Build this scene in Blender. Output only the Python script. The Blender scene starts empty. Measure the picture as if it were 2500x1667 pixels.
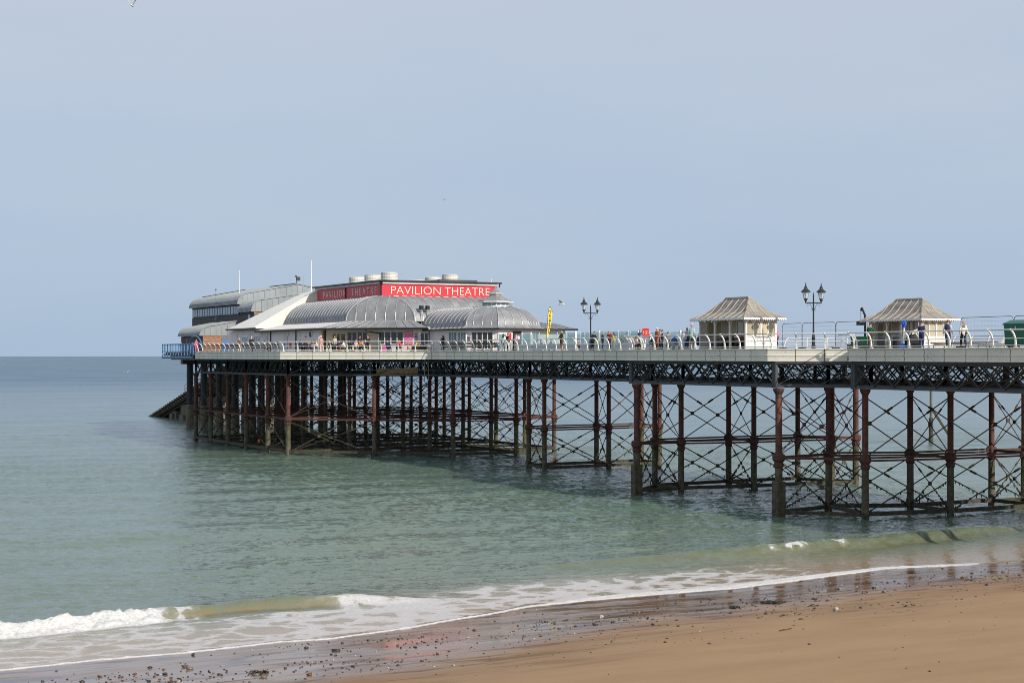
import bpy, math, random
import numpy as np
from mathutils import Matrix, Vector

random.seed(7)
rng = np.random.default_rng(7)
R = math.radians
SC = bpy.context.scene
COL = SC.collection

# ------------------------------------------------------------------ camera
# world axes: x = across the pier, y = along the pier out to sea, z = up (0 = water level)
CAM_H, YAW, FPX = 11.5, R(27.0), 4000.0
cd = bpy.data.cameras.new('camera')
cam = bpy.data.objects.new('camera', cd)
COL.objects.link(cam)
cam.location = (0, 0, CAM_H)
cam.rotation_euler = (R(90), 0, -YAW)
cd.sensor_width = 36.0
cd.lens = 57.6
cd.shift_y = 0.0142
cd.clip_start = 0.5
cd.clip_end = 200000
SC.camera = cam

# ------------------------------------------------------------------ sky and sun
SUN_AZ = Vector((0.22, -0.975, 0)).normalized()      # towards the sun, on the ground
SUN_EL = R(27)
wd = bpy.data.worlds.new('World')
SC.world = wd
wd.use_nodes = True
nt = wd.node_tree
nt.nodes.clear()
wo = nt.nodes.new('ShaderNodeOutputWorld')
bg = nt.nodes.new('ShaderNodeBackground')
sky = nt.nodes.new('ShaderNodeTexSky')
sky.sky_type = 'NISHITA'
sky.sun_disc = False
sky.sun_elevation = SUN_EL
sky.sun_rotation = math.atan2(SUN_AZ.x, SUN_AZ.y)
sky.air_density = 1.0
sky.dust_density = 1.5
sky.ozone_density = 1.5
# a thin even veil of high cloud over the clear sky
tc = nt.nodes.new('ShaderNodeTexCoord')
mp = nt.nodes.new('ShaderNodeMapping')
mp.inputs['Scale'].default_value = (1.6, 1.6, 7.0)
mp.inputs['Rotation'].default_value = (0, R(8), 0)
nz = nt.nodes.new('ShaderNodeTexNoise')
nz.inputs['Scale'].default_value = 1.6
nz.inputs['Detail'].default_value = 6
nz.inputs['Roughness'].default_value = 0.55
rp = nt.nodes.new('ShaderNodeValToRGB')
rp.color_ramp.elements[0].position = 0.05
rp.color_ramp.elements[0].color = (4.08, 5.30, 6.95, 1)
rp.color_ramp.elements[1].position = 0.80
rp.color_ramp.elements[1].color = (5.38, 6.08, 7.25, 1)
mx = nt.nodes.new('ShaderNodeMix')
mx.data_type = 'RGBA'
mx.inputs['Factor'].default_value = 0.93
nt.links.new(tc.outputs['Generated'], mp.inputs['Vector'])
nt.links.new(mp.outputs['Vector'], nz.inputs['Vector'])
sepz = nt.nodes.new('ShaderNodeSeparateXYZ')
nt.links.new(tc.outputs['Generated'], sepz.inputs[0])
veil = nt.nodes.new('ShaderNodeMath')
veil.operation = 'MULTIPLY_ADD'
veil.use_clamp = True
nt.links.new(sepz.outputs['Z'], veil.inputs[0])
veil.inputs[1].default_value = 3.6
elev = nt.nodes.new('ShaderNodeMath')
elev.operation = 'MULTIPLY_ADD'
nt.links.new(nz.outputs['Fac'], elev.inputs[0])
elev.inputs[1].default_value = 0.9
elev.inputs[2].default_value = -0.40
nt.links.new(elev.outputs[0], veil.inputs[2])
nt.links.new(veil.outputs[0], rp.inputs['Fac'])
nt.links.new(sky.outputs['Color'], mx.inputs['A'])
nt.links.new(rp.outputs['Color'], mx.inputs['B'])
nt.links.new(mx.outputs['Result'], bg.inputs['Color'])
bg.inputs['Strength'].default_value = 0.1
nt.links.new(bg.outputs['Background'], wo.inputs['Surface'])

sd = bpy.data.lights.new('sun', 'SUN')
sun = bpy.data.objects.new('sun', sd)
COL.objects.link(sun)
sd.energy = 4.3
sd.angle = R(0.6)
sd.color = (1.0, 0.94, 0.84)
sv = SUN_AZ * math.cos(SUN_EL) + Vector((0, 0, math.sin(SUN_EL)))
sun.rotation_euler = sv.to_track_quat('Z', 'Y').to_euler()
sun.location = (0, -40, 80)

vs = SC.view_settings
vs.view_transform = 'Standard'
vs.look = 'None'
vs.exposure = 0.0
vs.gamma = 1.0
try:
    SC.cycles.use_denoising = True
    SC.cycles.max_bounces = 6
    SC.cycles.filter_width = 0.9
    SC.cycles.transparent_max_bounces = 12
except Exception:
    pass

# ------------------------------------------------------------------ plan helpers
CS, SN = math.cos(YAW), math.sin(YAW)

def at(px, w):
    """y on the line x = w under the bearing of photo column px"""
    k = (px - 1250) / FPX
    return w * (CS - k * SN) / (SN + k * CS)

def cross_at(px, t):
    k = (px - 1250) / FPX
    return t * (SN + k * CS) / (CS - k * SN)

def on_line(px, p, dv):
    k = (px - 1250) / FPX
    A, B = CS - k * SN, SN + k * CS
    return -(p[0] * A - p[1] * B) / (dv[0] * A - dv[1] * B)

def ground(px, py, z=0.0):
    d = FPX * (CAM_H - z) / (py - 869.0)
    X = (px - 1250) / FPX * d
    return (CS * X + SN * d, CS * d - SN * X)

def airpt(px, py, d):
    X = (px - 1250) / FPX * d
    return (CS * X + SN * d, CS * d - SN * X, CAM_H + (869 - py) / FPX * d)

# ------------------------------------------------------------------ materials
MATS = {}

def new_mat(name):
    m = bpy.data.materials.new(name)
    m.use_nodes = True
    n = m.node_tree
    b = n.nodes['Principled BSDF']
    return m, n, b

def mixcol(n, fac, a, b):
    x = n.nodes.new('ShaderNodeMix')
    x.data_type = 'RGBA'
    for sock, val in (('Factor', fac), ('A', a), ('B', b)):
        s = x.inputs[sock]
        if isinstance(val, bpy.types.NodeSocket):
            n.links.new(val, s)
        elif sock == 'Factor':
            s.default_value = val
        else:
            s.default_value = (*val, 1)
    return x.outputs['Result']

def ramp(n, src, lo, hi):
    r = n.nodes.new('ShaderNodeMapRange')
    r.inputs['From Min'].default_value = lo
    r.inputs['From Max'].default_value = hi
    n.links.new(src, r.inputs['Value'])
    return r.outputs['Result']

def noise(n, vec, scale, detail=4, rough=0.55, dist=0.0):
    t = n.nodes.new('ShaderNodeTexNoise')
    t.inputs['Scale'].default_value = scale
    t.inputs['Detail'].default_value = detail
    t.inputs['Roughness'].default_value = rough
    t.inputs['Distortion'].default_value = dist
    if vec is not None:
        n.links.new(vec, t.inputs['Vector'])
    return t.outputs['Fac']

def mathn(n, op, a, b=None):
    x = n.nodes.new('ShaderNodeMath')
    x.operation = op
    for i, v in enumerate((a, b)):
        if v is None:
            continue
        if isinstance(v, bpy.types.NodeSocket):
            n.links.new(v, x.inputs[i])
        else:
            x.inputs[i].default_value = v
    return x.outputs[0]

def scaled(n, vec, s):
    m = n.nodes.new('ShaderNodeMapping')
    m.inputs['Scale'].default_value = s
    n.links.new(vec, m.inputs['Vector'])
    return m.outputs['Vector']

def M(name, col, rough=0.6, metal=0.0, var=0.12, scale=1.5, stain=None, amount=0.5, sscale=2.5,
      streak=False, bump=0.0, bscale=25, rnd=0.0, alpha=1.0, spec=0.5):
    """plain surface: base colour with mottling, optional stains of another colour, optional fine relief"""
    if name in MATS:
        return MATS[name]
    m, n, b = new_mat(name)
    pos = n.nodes.new('ShaderNodeNewGeometry').outputs['Position']
    f = noise(n, pos, scale, 5)
    c = mixcol(n, ramp(n, f, 0.3, 0.7), tuple(max(0, v * (1 - var)) for v in col), tuple(min(1, v * (1 + var)) for v in col))
    if stain:
        v = scaled(n, pos, (1, 1, 0.18)) if streak else pos
        g = noise(n, v, sscale, 6, 0.7)
        c = mixcol(n, ramp(n, g, 1 - amount - 0.06, 1 - amount + 0.10), c, stain)
    if rnd:
        oi = n.nodes.new('ShaderNodeObjectInfo')
        k = mathn(n, 'MULTIPLY_ADD', oi.outputs['Random'], rnd)
        k.node.inputs[2].default_value = 1 - rnd / 2
        hs = n.nodes.new('ShaderNodeHueSaturation')
        n.links.new(c, hs.inputs['Color'])
        n.links.new(k, hs.inputs['Value'])
        c = hs.outputs['Color']
    n.links.new(c, b.inputs['Base Color'])
    b.inputs['Roughness'].default_value = rough
    b.inputs['Metallic'].default_value = metal
    b.inputs['Specular IOR Level'].default_value = spec
    b.inputs['Alpha'].default_value = alpha
    if bump:
        bp = n.nodes.new('ShaderNodeBump')
        bp.inputs['Strength'].default_value = bump
        bp.inputs['Distance'].default_value = 0.02
        n.links.new(noise(n, pos, bscale, 4), bp.inputs['Height'])
        n.links.new(bp.outputs['Normal'], b.inputs['Normal'])
    MATS[name] = m
    return m

WHITE = M('white_render', (0.76, 0.735, 0.72), 0.65, var=0.06, stain=(0.50, 0.46, 0.40), amount=0.28, streak=True, sscale=1.5)
CREAM = M('cream_wall', (0.78, 0.72, 0.60), 0.65, var=0.06)
TRIM = M('white_trim', (0.78, 0.77, 0.75), 0.45, var=0.05)
def fascia_material():
    m, n, b = new_mat('fascia_paint')
    tcn = n.nodes.new('ShaderNodeTexCoord')
    pos = n.nodes.new('ShaderNodeNewGeometry').outputs['Position']
    sp = n.nodes.new('ShaderNodeSeparateXYZ')
    n.links.new(tcn.outputs['Object'], sp.inputs[0])
    base = mixcol(n, ramp(n, noise(n, pos, 0.8, 5), 0.3, 0.7), (0.64, 0.615, 0.53), (0.76, 0.73, 0.64))
    oi = n.nodes.new('ShaderNodeObjectInfo')
    base = mixcol(n, mathn(n, 'MULTIPLY', oi.outputs['Random'], 0.25), base, (0.55, 0.55, 0.51))
    e = mathn(n, 'ABSOLUTE', mathn(n, 'SUBTRACT', sp.outputs['X'], 0.5))
    stain = ramp(n, mathn(n, 'ADD', e, mathn(n, 'MULTIPLY', noise(n, scaled(n, pos, (2, 2, 0.5)), 5, 5, 0.7), 0.05)), 0.495, 0.52)
    base = mixcol(n, mathn(n, 'MULTIPLY', stain, 0.75), base, (0.24, 0.15, 0.06))
    # rust blisters, more of them on some panels
    bl = noise(n, scaled(n, pos, (1, 1, 2.0)), 7.0, 6, 0.72)
    thr = mathn(n, 'SUBTRACT', bl, mathn(n, 'MULTIPLY', mathn(n, 'SUBTRACT', 1.0, oi.outputs['Random']), 0.09))
    base = mixcol(n, ramp(n, thr, 0.565, 0.63), base, (0.22, 0.10, 0.035))
    n.links.new(base, b.inputs['Base Color'])
    b.inputs['Roughness'].default_value = 0.55
    bp = n.nodes.new('ShaderNodeBump')
    bp.inputs['Strength'].default_value = 0.2
    bp.inputs['Distance'].default_value = 0.02
    n.links.new(noise(n, pos, 9, 4), bp.inputs['Height'])
    n.links.new(bp.outputs['Normal'], b.inputs['Normal'])
    return m
FASCIA = fascia_material()
RAIL = M('rail_paint', (0.68, 0.67, 0.63), 0.45, var=0.08, stain=(0.24, 0.13, 0.06), amount=0.33, sscale=9)
ZINC = M('zinc_roof', (0.245, 0.248, 0.255), 0.5, metal=0.12, var=0.16, scale=0.9, stain=(0.36, 0.35, 0.33), amount=0.4, sscale=0.9, rnd=0.12)
ZINC2 = M('zinc_cladding', (0.24, 0.265, 0.28), 0.5, metal=0.15, var=0.12, scale=0.7, rnd=0.10)
SEAM = M('zinc_seam', (0.40, 0.40, 0.41), 0.45, metal=0.3, var=0.08)
DARKROOF = M('felt_roof', (0.07, 0.07, 0.075), 0.8, var=0.2)
GUTTER = M('black_gutter', (0.018, 0.02, 0.022), 0.4)
RED = M('sign_red', (0.56, 0.024, 0.045), 0.4, var=0.06)
LETTER = M('sign_cream', (0.80, 0.74, 0.58), 0.5, var=0.03)
GLASS = M('window_glass', (0.018, 0.022, 0.026), 0.06, var=0.3, spec=0.8)
PALEGLASS = M('window_glass_pale', (0.20, 0.28, 0.33), 0.08, var=0.2, spec=0.8)
DARK = M('dark_opening', (0.012, 0.011, 0.010), 0.8)
VENT = M('vent_white', (0.66, 0.65, 0.60), 0.5, var=0.06, stain=(0.4, 0.38, 0.33), amount=0.3, streak=True)
METAL_WHITE = M('white_corrugated', (0.76, 0.73, 0.66), 0.5, var=0.06, stain=(0.42, 0.38, 0.30), amount=0.3, sscale=0.8)
GREYWOOD = M('grey_timber', (0.085, 0.083, 0.085), 0.75, var=0.25, scale=3, rnd=0.25)
BROWNWOOD = M('brown_timber', (0.30, 0.155, 0.085), 0.7, var=0.3, scale=3, rnd=0.3)
SLAT = M('bench_timber', (0.075, 0.068, 0.055), 0.7, var=0.3, scale=4, rnd=0.3)
BLUE = M('blue_paint', (0.06, 0.18, 0.36), 0.45, var=0.1, stain=(0.15, 0.10, 0.07), amount=0.22, sscale=6)
IRON = M('girder_iron', (0.060, 0.064, 0.070), 0.65, var=0.25, scale=2, stain=(0.085, 0.048, 0.034), amount=0.36, sscale=1.5)
RUSTROD = M('rusty_rod', (0.070, 0.042, 0.030), 0.8, var=0.3, scale=3)
RUSTBEAM = M('rusty_beam', (0.085, 0.034, 0.024), 0.8, var=0.3, scale=2, stain=(0.05, 0.035, 0.028), amount=0.45)
WEEDBEAM = M('weedy_beam', (0.075, 0.062, 0.038), 0.85, var=0.4, scale=4, stain=(0.030, 0.032, 0.015), amount=0.5, bump=0.6, bscale=14)
DECKWOOD = M('deck_timber', (0.16, 0.12, 0.085), 0.8, var=0.3, scale=2)
CONCRETE = M('concrete', (0.15, 0.125, 0.088), 0.85, var=0.25, stain=(0.07, 0.085, 0.03), amount=0.42, sscale=0.8)
CAISSON = M('black_caisson', (0.030, 0.033, 0.037), 0.6, var=0.3)
LAMPBLACK = M('lamp_black', (0.016, 0.022, 0.024), 0.35)
SHELTERROOF = M('shelter_lead', (0.30, 0.265, 0.225), 0.7, var=0.20, scale=2.0, stain=(0.16, 0.14, 0.13), amount=0.45, sscale=1.2, rnd=0.12)
RIBCREAM = M('roof_roll', (0.50, 0.435, 0.345), 0.65, var=0.15)
OCHRE = M('shelter_panel', (0.50, 0.44, 0.32), 0.45, var=0.10, scale=3)
REDPLASTIC = M('red_plastic', (0.62, 0.022, 0.018), 0.35, var=0.06)
YELLOW = M('yellow_cloth', (0.80, 0.62, 0.10), 0.6, var=0.05)
BLACK = M('black_print', (0.02, 0.02, 0.022), 0.5)
PINK = M('pink_print', (0.72, 0.16, 0.40), 0.5, var=0.10, scale=5, stain=(0.80, 0.50, 0.60), amount=0.40, sscale=3)
GREEN = M('green_plastic', (0.010, 0.115, 0.075), 0.4, var=0.1)
GREENBOX = M('green_box', (0.012, 0.155, 0.050), 0.5)
TARP = M('grey_tarpaulin', (0.055, 0.055, 0.06), 0.5, var=0.2, bump=0.4, bscale=6)
TELEBLUE = M('telescope_blue', (0.012, 0.11, 0.52), 0.35)
PLANK = M('plank_pine', (0.42, 0.27, 0.11), 0.7, var=0.25, scale=4, rnd=0.4)
PLY = M('scaffold_ply', (0.52, 0.35, 0.19), 0.75, var=0.2, scale=2)
GALV = M('galvanised', (0.30, 0.32, 0.34), 0.4, metal=0.6)
TABLE = M('table_black', (0.028, 0.027, 0.027), 0.5)
WEED = M('seaweed', (0.028, 0.028, 0.014), 0.6, var=0.5, scale=12)
GULLW = M('gull_white', (0.75, 0.74, 0.72), 0.7)
GULLG = M('gull_grey', (0.10, 0.10, 0.11), 0.7)
ORANGE = M('orange_marker', (0.75, 0.09, 0.02), 0.5)

def pile_material():
    m, n, b = new_mat('pile_iron')
    pos = n.nodes.new('ShaderNodeNewGeometry').outputs['Position']
    sep = n.nodes.new('ShaderNodeSeparateXYZ')
    n.links.new(pos, sep.inputs[0])
    z = mathn(n, 'ADD', sep.outputs['Z'], mathn(n, 'MULTIPLY', noise(n, pos, 1.6, 4), 1.6))
    f1 = noise(n, pos, 3.0, 5)
    rust = mixcol(n, ramp(n, f1, 0.35, 0.65), (0.072, 0.027, 0.019), (0.150, 0.055, 0.037))
    rust = mixcol(n, ramp(n, noise(n, pos, 1.1, 5, 0.65), 0.52, 0.66), rust, (0.035, 0.028, 0.026))
    low = mixcol(n, ramp(n, f1, 0.35, 0.65), (0.050, 0.043, 0.028), (0.135, 0.115, 0.076))
    green = mixcol(n, ramp(n, noise(n, pos, 2.2, 4), 0.5, 0.62), low, (0.055, 0.065, 0.014))
    c = mixcol(n, ramp(n, z, 1.6, 2.4), low, green)
    c = mixcol(n, ramp(n, z, 4.6, 5.2), c, rust)
    n.links.new(c, b.inputs['Base Color'])
    b.inputs['Roughness'].default_value = 0.8
    bp = n.nodes.new('ShaderNodeBump')
    bp.inputs['Strength'].default_value = 0.7
    bp.inputs['Distance'].default_value = 0.03
    n.links.new(noise(n, pos, 12, 4), bp.inputs['Height'])
    n.links.new(bp.outputs['Normal'], b.inputs['Normal'])
    return m
PILE = pile_material()

def tint_glass(name, col, fac):
    m = bpy.data.materials.new(name)
    m.use_nodes = True
    n = m.node_tree
    n.nodes.clear()
    out = n.nodes.new('ShaderNodeOutputMaterial')
    mixs = n.nodes.new('ShaderNodeMixShader')
    tr = n.nodes.new('ShaderNodeBsdfTransparent')
    tr.inputs['Color'].default_value = (*[0.35 + 0.65 * c for c in col], 1)
    pb = n.nodes.new('ShaderNodeBsdfPrincipled')
    pb.inputs['Base Color'].default_value = (*col, 1)
    pb.inputs['Roughness'].default_value = 0.1
    mixs.inputs['Fac'].default_value = fac
    n.links.new(tr.outputs[0], mixs.inputs[1])
    n.links.new(pb.outputs[0], mixs.inputs[2])
    n.links.new(mixs.outputs[0], out.inputs['Surface'])
    return m
SCREEN = tint_glass('screen_glass', (0.70, 0.84, 0.86), 0.30)
LANTERN = tint_glass('lantern_glass', (0.80, 0.82, 0.84), 0.45)
SHELTERGLASS = tint_glass('shelter_glass', (0.60, 0.55, 0.40), 0.55)
MESHWIRE = GALV

# ------------------------------------------------------------------ mesh helpers
class MB:
    def __init__(s):
        s.v, s.f = [], []
    def add(s, vs_, fs):
        k = len(s.v)
        s.v += [tuple(p) for p in vs_]
        s.f += [tuple(i + k for i in f) for f in fs]
        return s
    def box(s, c, d, rz=0.0):
        x, y, z = d[0] / 2, d[1] / 2, d[2] / 2
        ca, sa = math.cos(rz), math.sin(rz)
        pts = [(-x, -y, -z), (x, -y, -z), (x, y, -z), (-x, y, -z), (-x, -y, z), (x, -y, z), (x, y, z), (-x, y, z)]
        pts = [(c[0] + a * ca - b * sa, c[1] + a * sa + b * ca, c[2] + e) for a, b, e in pts]
        return s.add(pts, [(0, 3, 2, 1), (4, 5, 6, 7), (0, 1, 5, 4), (1, 2, 6, 5), (2, 3, 7, 6), (3, 0, 4, 7)])
    def bar(s, p, q, a, b=None, up=(0, 0, 1)):
        """square bar p -> q, a wide, b high"""
        b = a if b is None else b
        p, q = Vector(p), Vector(q)
        d = (q - p).normalized()
        u = Vector(up)
        if abs(d.dot(u)) > 0.98:
            u = Vector((1, 0, 0))
        sx = d.cross(u).normalized() * (a / 2)
        sy = sx.cross(d).normalized() * (b / 2)
        pts = [p - sx - sy, p + sx - sy, p + sx + sy, p - sx + sy, q - sx - sy, q + sx - sy, q + sx + sy, q - sx + sy]
        return s.add(pts, [(0, 3, 2, 1), (4, 5, 6, 7), (0, 1, 5, 4), (1, 2, 6, 5), (2, 3, 7, 6), (3, 0, 4, 7)])
    def tube(s, p, q, r, r2=None, n=8):
        r2 = r if r2 is None else r2
        p, q = Vector(p), Vector(q)
        d = (q - p).normalized()
        u = Vector((0, 0, 1)) if abs(d.z) < 0.95 else Vector((1, 0, 0))
        sx = d.cross(u).normalized()
        sy = sx.cross(d).normalized()
        pts = []
        for c, rr in ((p, r), (q, r2)):
            for i in range(n):
                a = 2 * math.pi * i / n
                pts.append(c + sx * (math.cos(a) * rr) + sy * (math.sin(a) * rr))
        fs = [(i, (i + 1) % n, n + (i + 1) % n, n + i) for i in range(n)]
        fs += [tuple(range(n - 1, -1, -1)), tuple(range(n, 2 * n))]
        return s.add(pts, fs)
    def path(s, pts, r, n=6):
        for a, b in zip(pts[:-1], pts[1:]):
            s.tube(a, b, r, n=n)
        return s
    def lathe(s, prof, n=12, c=(0, 0, 0), rot=0.0):
        pts = []
        for r, z in prof:
            for i in range(n):
                a = 2 * math.pi * i / n + rot
                pts.append((c[0] + r * math.cos(a), c[1] + r * math.sin(a), c[2] + z))
        fs = []
        for k in range(len(prof) - 1):
            for i in range(n):
                j = (i + 1) % n
                fs.append((k * n + i, k * n + j, (k + 1) * n + j, (k + 1) * n + i))
        fs.append(tuple(range(n - 1, -1, -1)))
        fs.append(tuple((len(prof) - 1) * n + i for i in range(n)))
        return s.add(pts, fs)
    def prism(s, poly, z0, z1):
        n = len(poly)
        pts = [(x, y, z0) for x, y in poly] + [(x, y, z1) for x, y in poly]
        fs = [(i, (i + 1) % n, n + (i + 1) % n, n + i) for i in range(n)]
        fs += [tuple(range(n - 1, -1, -1)), tuple(range(n, 2 * n))]
        return s.add(pts, fs)
    def extrude(s, poly, p0, p1):
        """polygon of 3-vectors relative to p0 swept to p1"""
        n = len(poly)
        pts = [Vector(q) + Vector(p0) for q in poly] + [Vector(q) + Vector(p1) for q in poly]
        fs = [(i, (i + 1) % n, n + (i + 1) % n, n + i) for i in range(n)]
        fs += [tuple(range(n - 1, -1, -1)), tuple(range(n, 2 * n))]
        return s.add(pts, fs)
    def sheet(s, rows, thick=0.0):
        """grid of points rows[i][j]"""
        m, n = len(rows), len(rows[0])
        pts = [p for r in rows for p in r]
        fs = [(i * n + j, i * n + j + 1, (i + 1) * n + j + 1, (i + 1) * n + j) for i in range(m - 1) for j in range(n - 1)]
        return s.add(pts, fs)
    def mesh(s, name, mat, smooth=False):
        me = bpy.data.meshes.new(name)
        me.from_pydata(s.v, [], s.f)
        if mat is not None:
            me.materials.append(mat)
        if smooth:
            me.polygons.foreach_set('use_smooth', [True] * len(me.polygons))
        me.update()
        return me
    def build(s, name, mat, parent=None, smooth=False, local=False):
        return link(name, s.mesh(name, mat, smooth), parent, local)

def link(name, me, parent=None, local=False, loc=None, rz=0.0, scale=None):
    o = bpy.data.objects.new(name, me)
    COL.objects.link(o)
    if loc is not None:
        o.location = loc
    o.rotation_euler = (0, 0, rz)
    if scale is not None:
        o.scale = scale
    if parent is not None:
        o.parent = parent
        if not local:
            # vertices are in world coordinates: undo the root's place
            m = Matrix.Identity(4)
            p = parent
            while p is not None:
                m = p.matrix_parent_inverse @ Matrix.LocRotScale(p.location, p.rotation_euler, p.scale) @ m if p.parent else Matrix.LocRotScale(p.location, p.rotation_euler, p.scale) @ m
                p = p.parent
            o.matrix_parent_inverse = m.inverted()
    return o

def tag(o, label=None, cat=None, group=None, kind=None):
    for k, v in (('label', label), ('category', cat), ('group', group), ('kind', kind)):
        if v:
            o[k] = v
    return o

def empty(name, loc, rz=0.0, label=None, cat=None, group=None):
    o = bpy.data.objects.new(name, None)
    COL.objects.link(o)
    o.location = loc
    o.rotation_euler = (0, 0, rz)
    return tag(o, label, cat, group)

def text_mesh(body, size, extrude=0.01, spacing=1.0, align='LEFT'):
    c = bpy.data.curves.new('lettering', 'FONT')
    c.body = body
    c.size = size
    c.extrude = extrude
    c.space_character = spacing
    c.align_x = align
    c.resolution_u = 4
    c.offset = -0.016 if extrude > 0.015 else 0.0
    o = bpy.data.objects.new('lettering', c)
    COL.objects.link(o)
    dg = bpy.context.evaluated_depsgraph_get()
    me = bpy.data.meshes.new_from_object(o.evaluated_get(dg))
    bpy.data.objects.remove(o)
    bpy.data.curves.remove(c)
    co = np.empty(len(me.vertices) * 3, 'f')
    me.vertices.foreach_get('co', co)
    co = co.reshape(-1, 3)
    return me, co.min(0), co.max(0)

DECK = 12.04

# ================================================================== SEA AND BEACH
def vnoise(x, y, seed=0):
    xi, yi = np.floor(x), np.floor(y)
    fx, fy = x - xi, y - yi
    fx, fy = fx * fx * (3 - 2 * fx), fy * fy * (3 - 2 * fy)
    def h(a, b):
        s = np.sin(a * 127.1 + b * 311.7 + seed * 74.7) * 43758.5453
        return s - np.floor(s)
    return (h(xi, yi) * (1 - fx) + h(xi + 1, yi) * fx) * (1 - fy) + (h(xi, yi + 1) * (1 - fx) + h(xi + 1, yi + 1) * fx) * fy

def fbm(x, y, o=4, seed=0):
    r, a, t = 0.0, 0.5, 0.0
    for i in range(o):
        r = r + a * vnoise(x * 2 ** i, y * 2 ** i, seed + i)
        t += a
        a *= 0.5
    return r / t

def sstep(a, b, x):
    t = np.clip((x - a) / (b - a), 0, 1)
    return t * t * (3 - 2 * t)

# the last edge of the swash on the sand (plan points, metres)
FRONT = [ground(*p) for p in ((0, 1637), (238, 1611), (446, 1595), (680, 1568), (800, 1561), (1000, 1532), (1221, 1495),
                              (1298, 1481), (1450, 1464), (1600, 1452), (1791, 1437), (1983, 1412), (2174, 1388), (2361, 1379))]
FW, FT = [p[0] for p in FRONT], [p[1] for p in FRONT]
FW = [-400] + FW + [FW[-1] + 30, 400]
FT = [FT[0] - 6] + FT + [FT[-1] + 2.5, FT[-1] + 6]

def front(w):
    return np.interp(w, FW, FT) + 0.25 * (fbm(w * 0.5, w * 0 + 3.3, 3, 5) - 0.5)

def bed(w, t):
    s = front(w) - t          # distance up the beach
    up = np.where(s > 0, 0.014 * s + 0.018 * np.maximum(s - 7, 0) - 0.006 * np.maximum(s - 30, 0), 0.035 * s)
    up = up + 0.02 * (fbm(w * 0.25, t * 0.5, 3, 21) - 0.5) * sstep(0, 3, s)
    return np.maximum(up, -6)

W1 = [ground(*p) for p in ((0, 1548), (382, 1508), (595, 1489), (850, 1472), (978, 1468))]
W1w, W1t = [-60] + [p[0] for p in W1] + [60], [W1[0][1] + 3] + [p[1] for p in W1] + [W1[-1][1] + 1]
W2 = [ground(*p) for p in ((1100, 1405), (1600, 1370), (1900, 1351), (2080, 1336), (2400, 1303))]
W2w, W2t = [0] + [p[0] for p in W2] + [120], [W2[0][1] - 1] + [p[1] for p in W2] + [W2[-1][1] + 3]

_wr = np.random.default_rng(11)
WAVELETS = []
for _k in range(30):
    _l = 0.45 * (1.7 / 0.45) ** (_k / 29)
    _a = _wr.normal(0, 0.62)
    WAVELETS.append((math.sin(_a) * 6.2832 / _l, math.cos(_a) * 6.2832 / _l, _wr.uniform(0, 6.28), 0.0078 * _l ** 0.8, _l))

def wavelets(w, t):
    z = np.zeros_like(w)
    gx, gy = 0.9 * fbm(w * 0.35, t * 0.35, 2, 91), 0.9 * fbm(w * 0.35, t * 0.35, 2, 95)
    for kx, ky, ph, am, l in WAVELETS:
        z += am * np.sin(kx * (w + gx) + ky * (t + gy) + ph)
    gust = 0.45 + 0.95 * fbm(w * 0.045, t * 0.06, 3, 97)
    return z * gust * sstep(420, 180, t)

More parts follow.
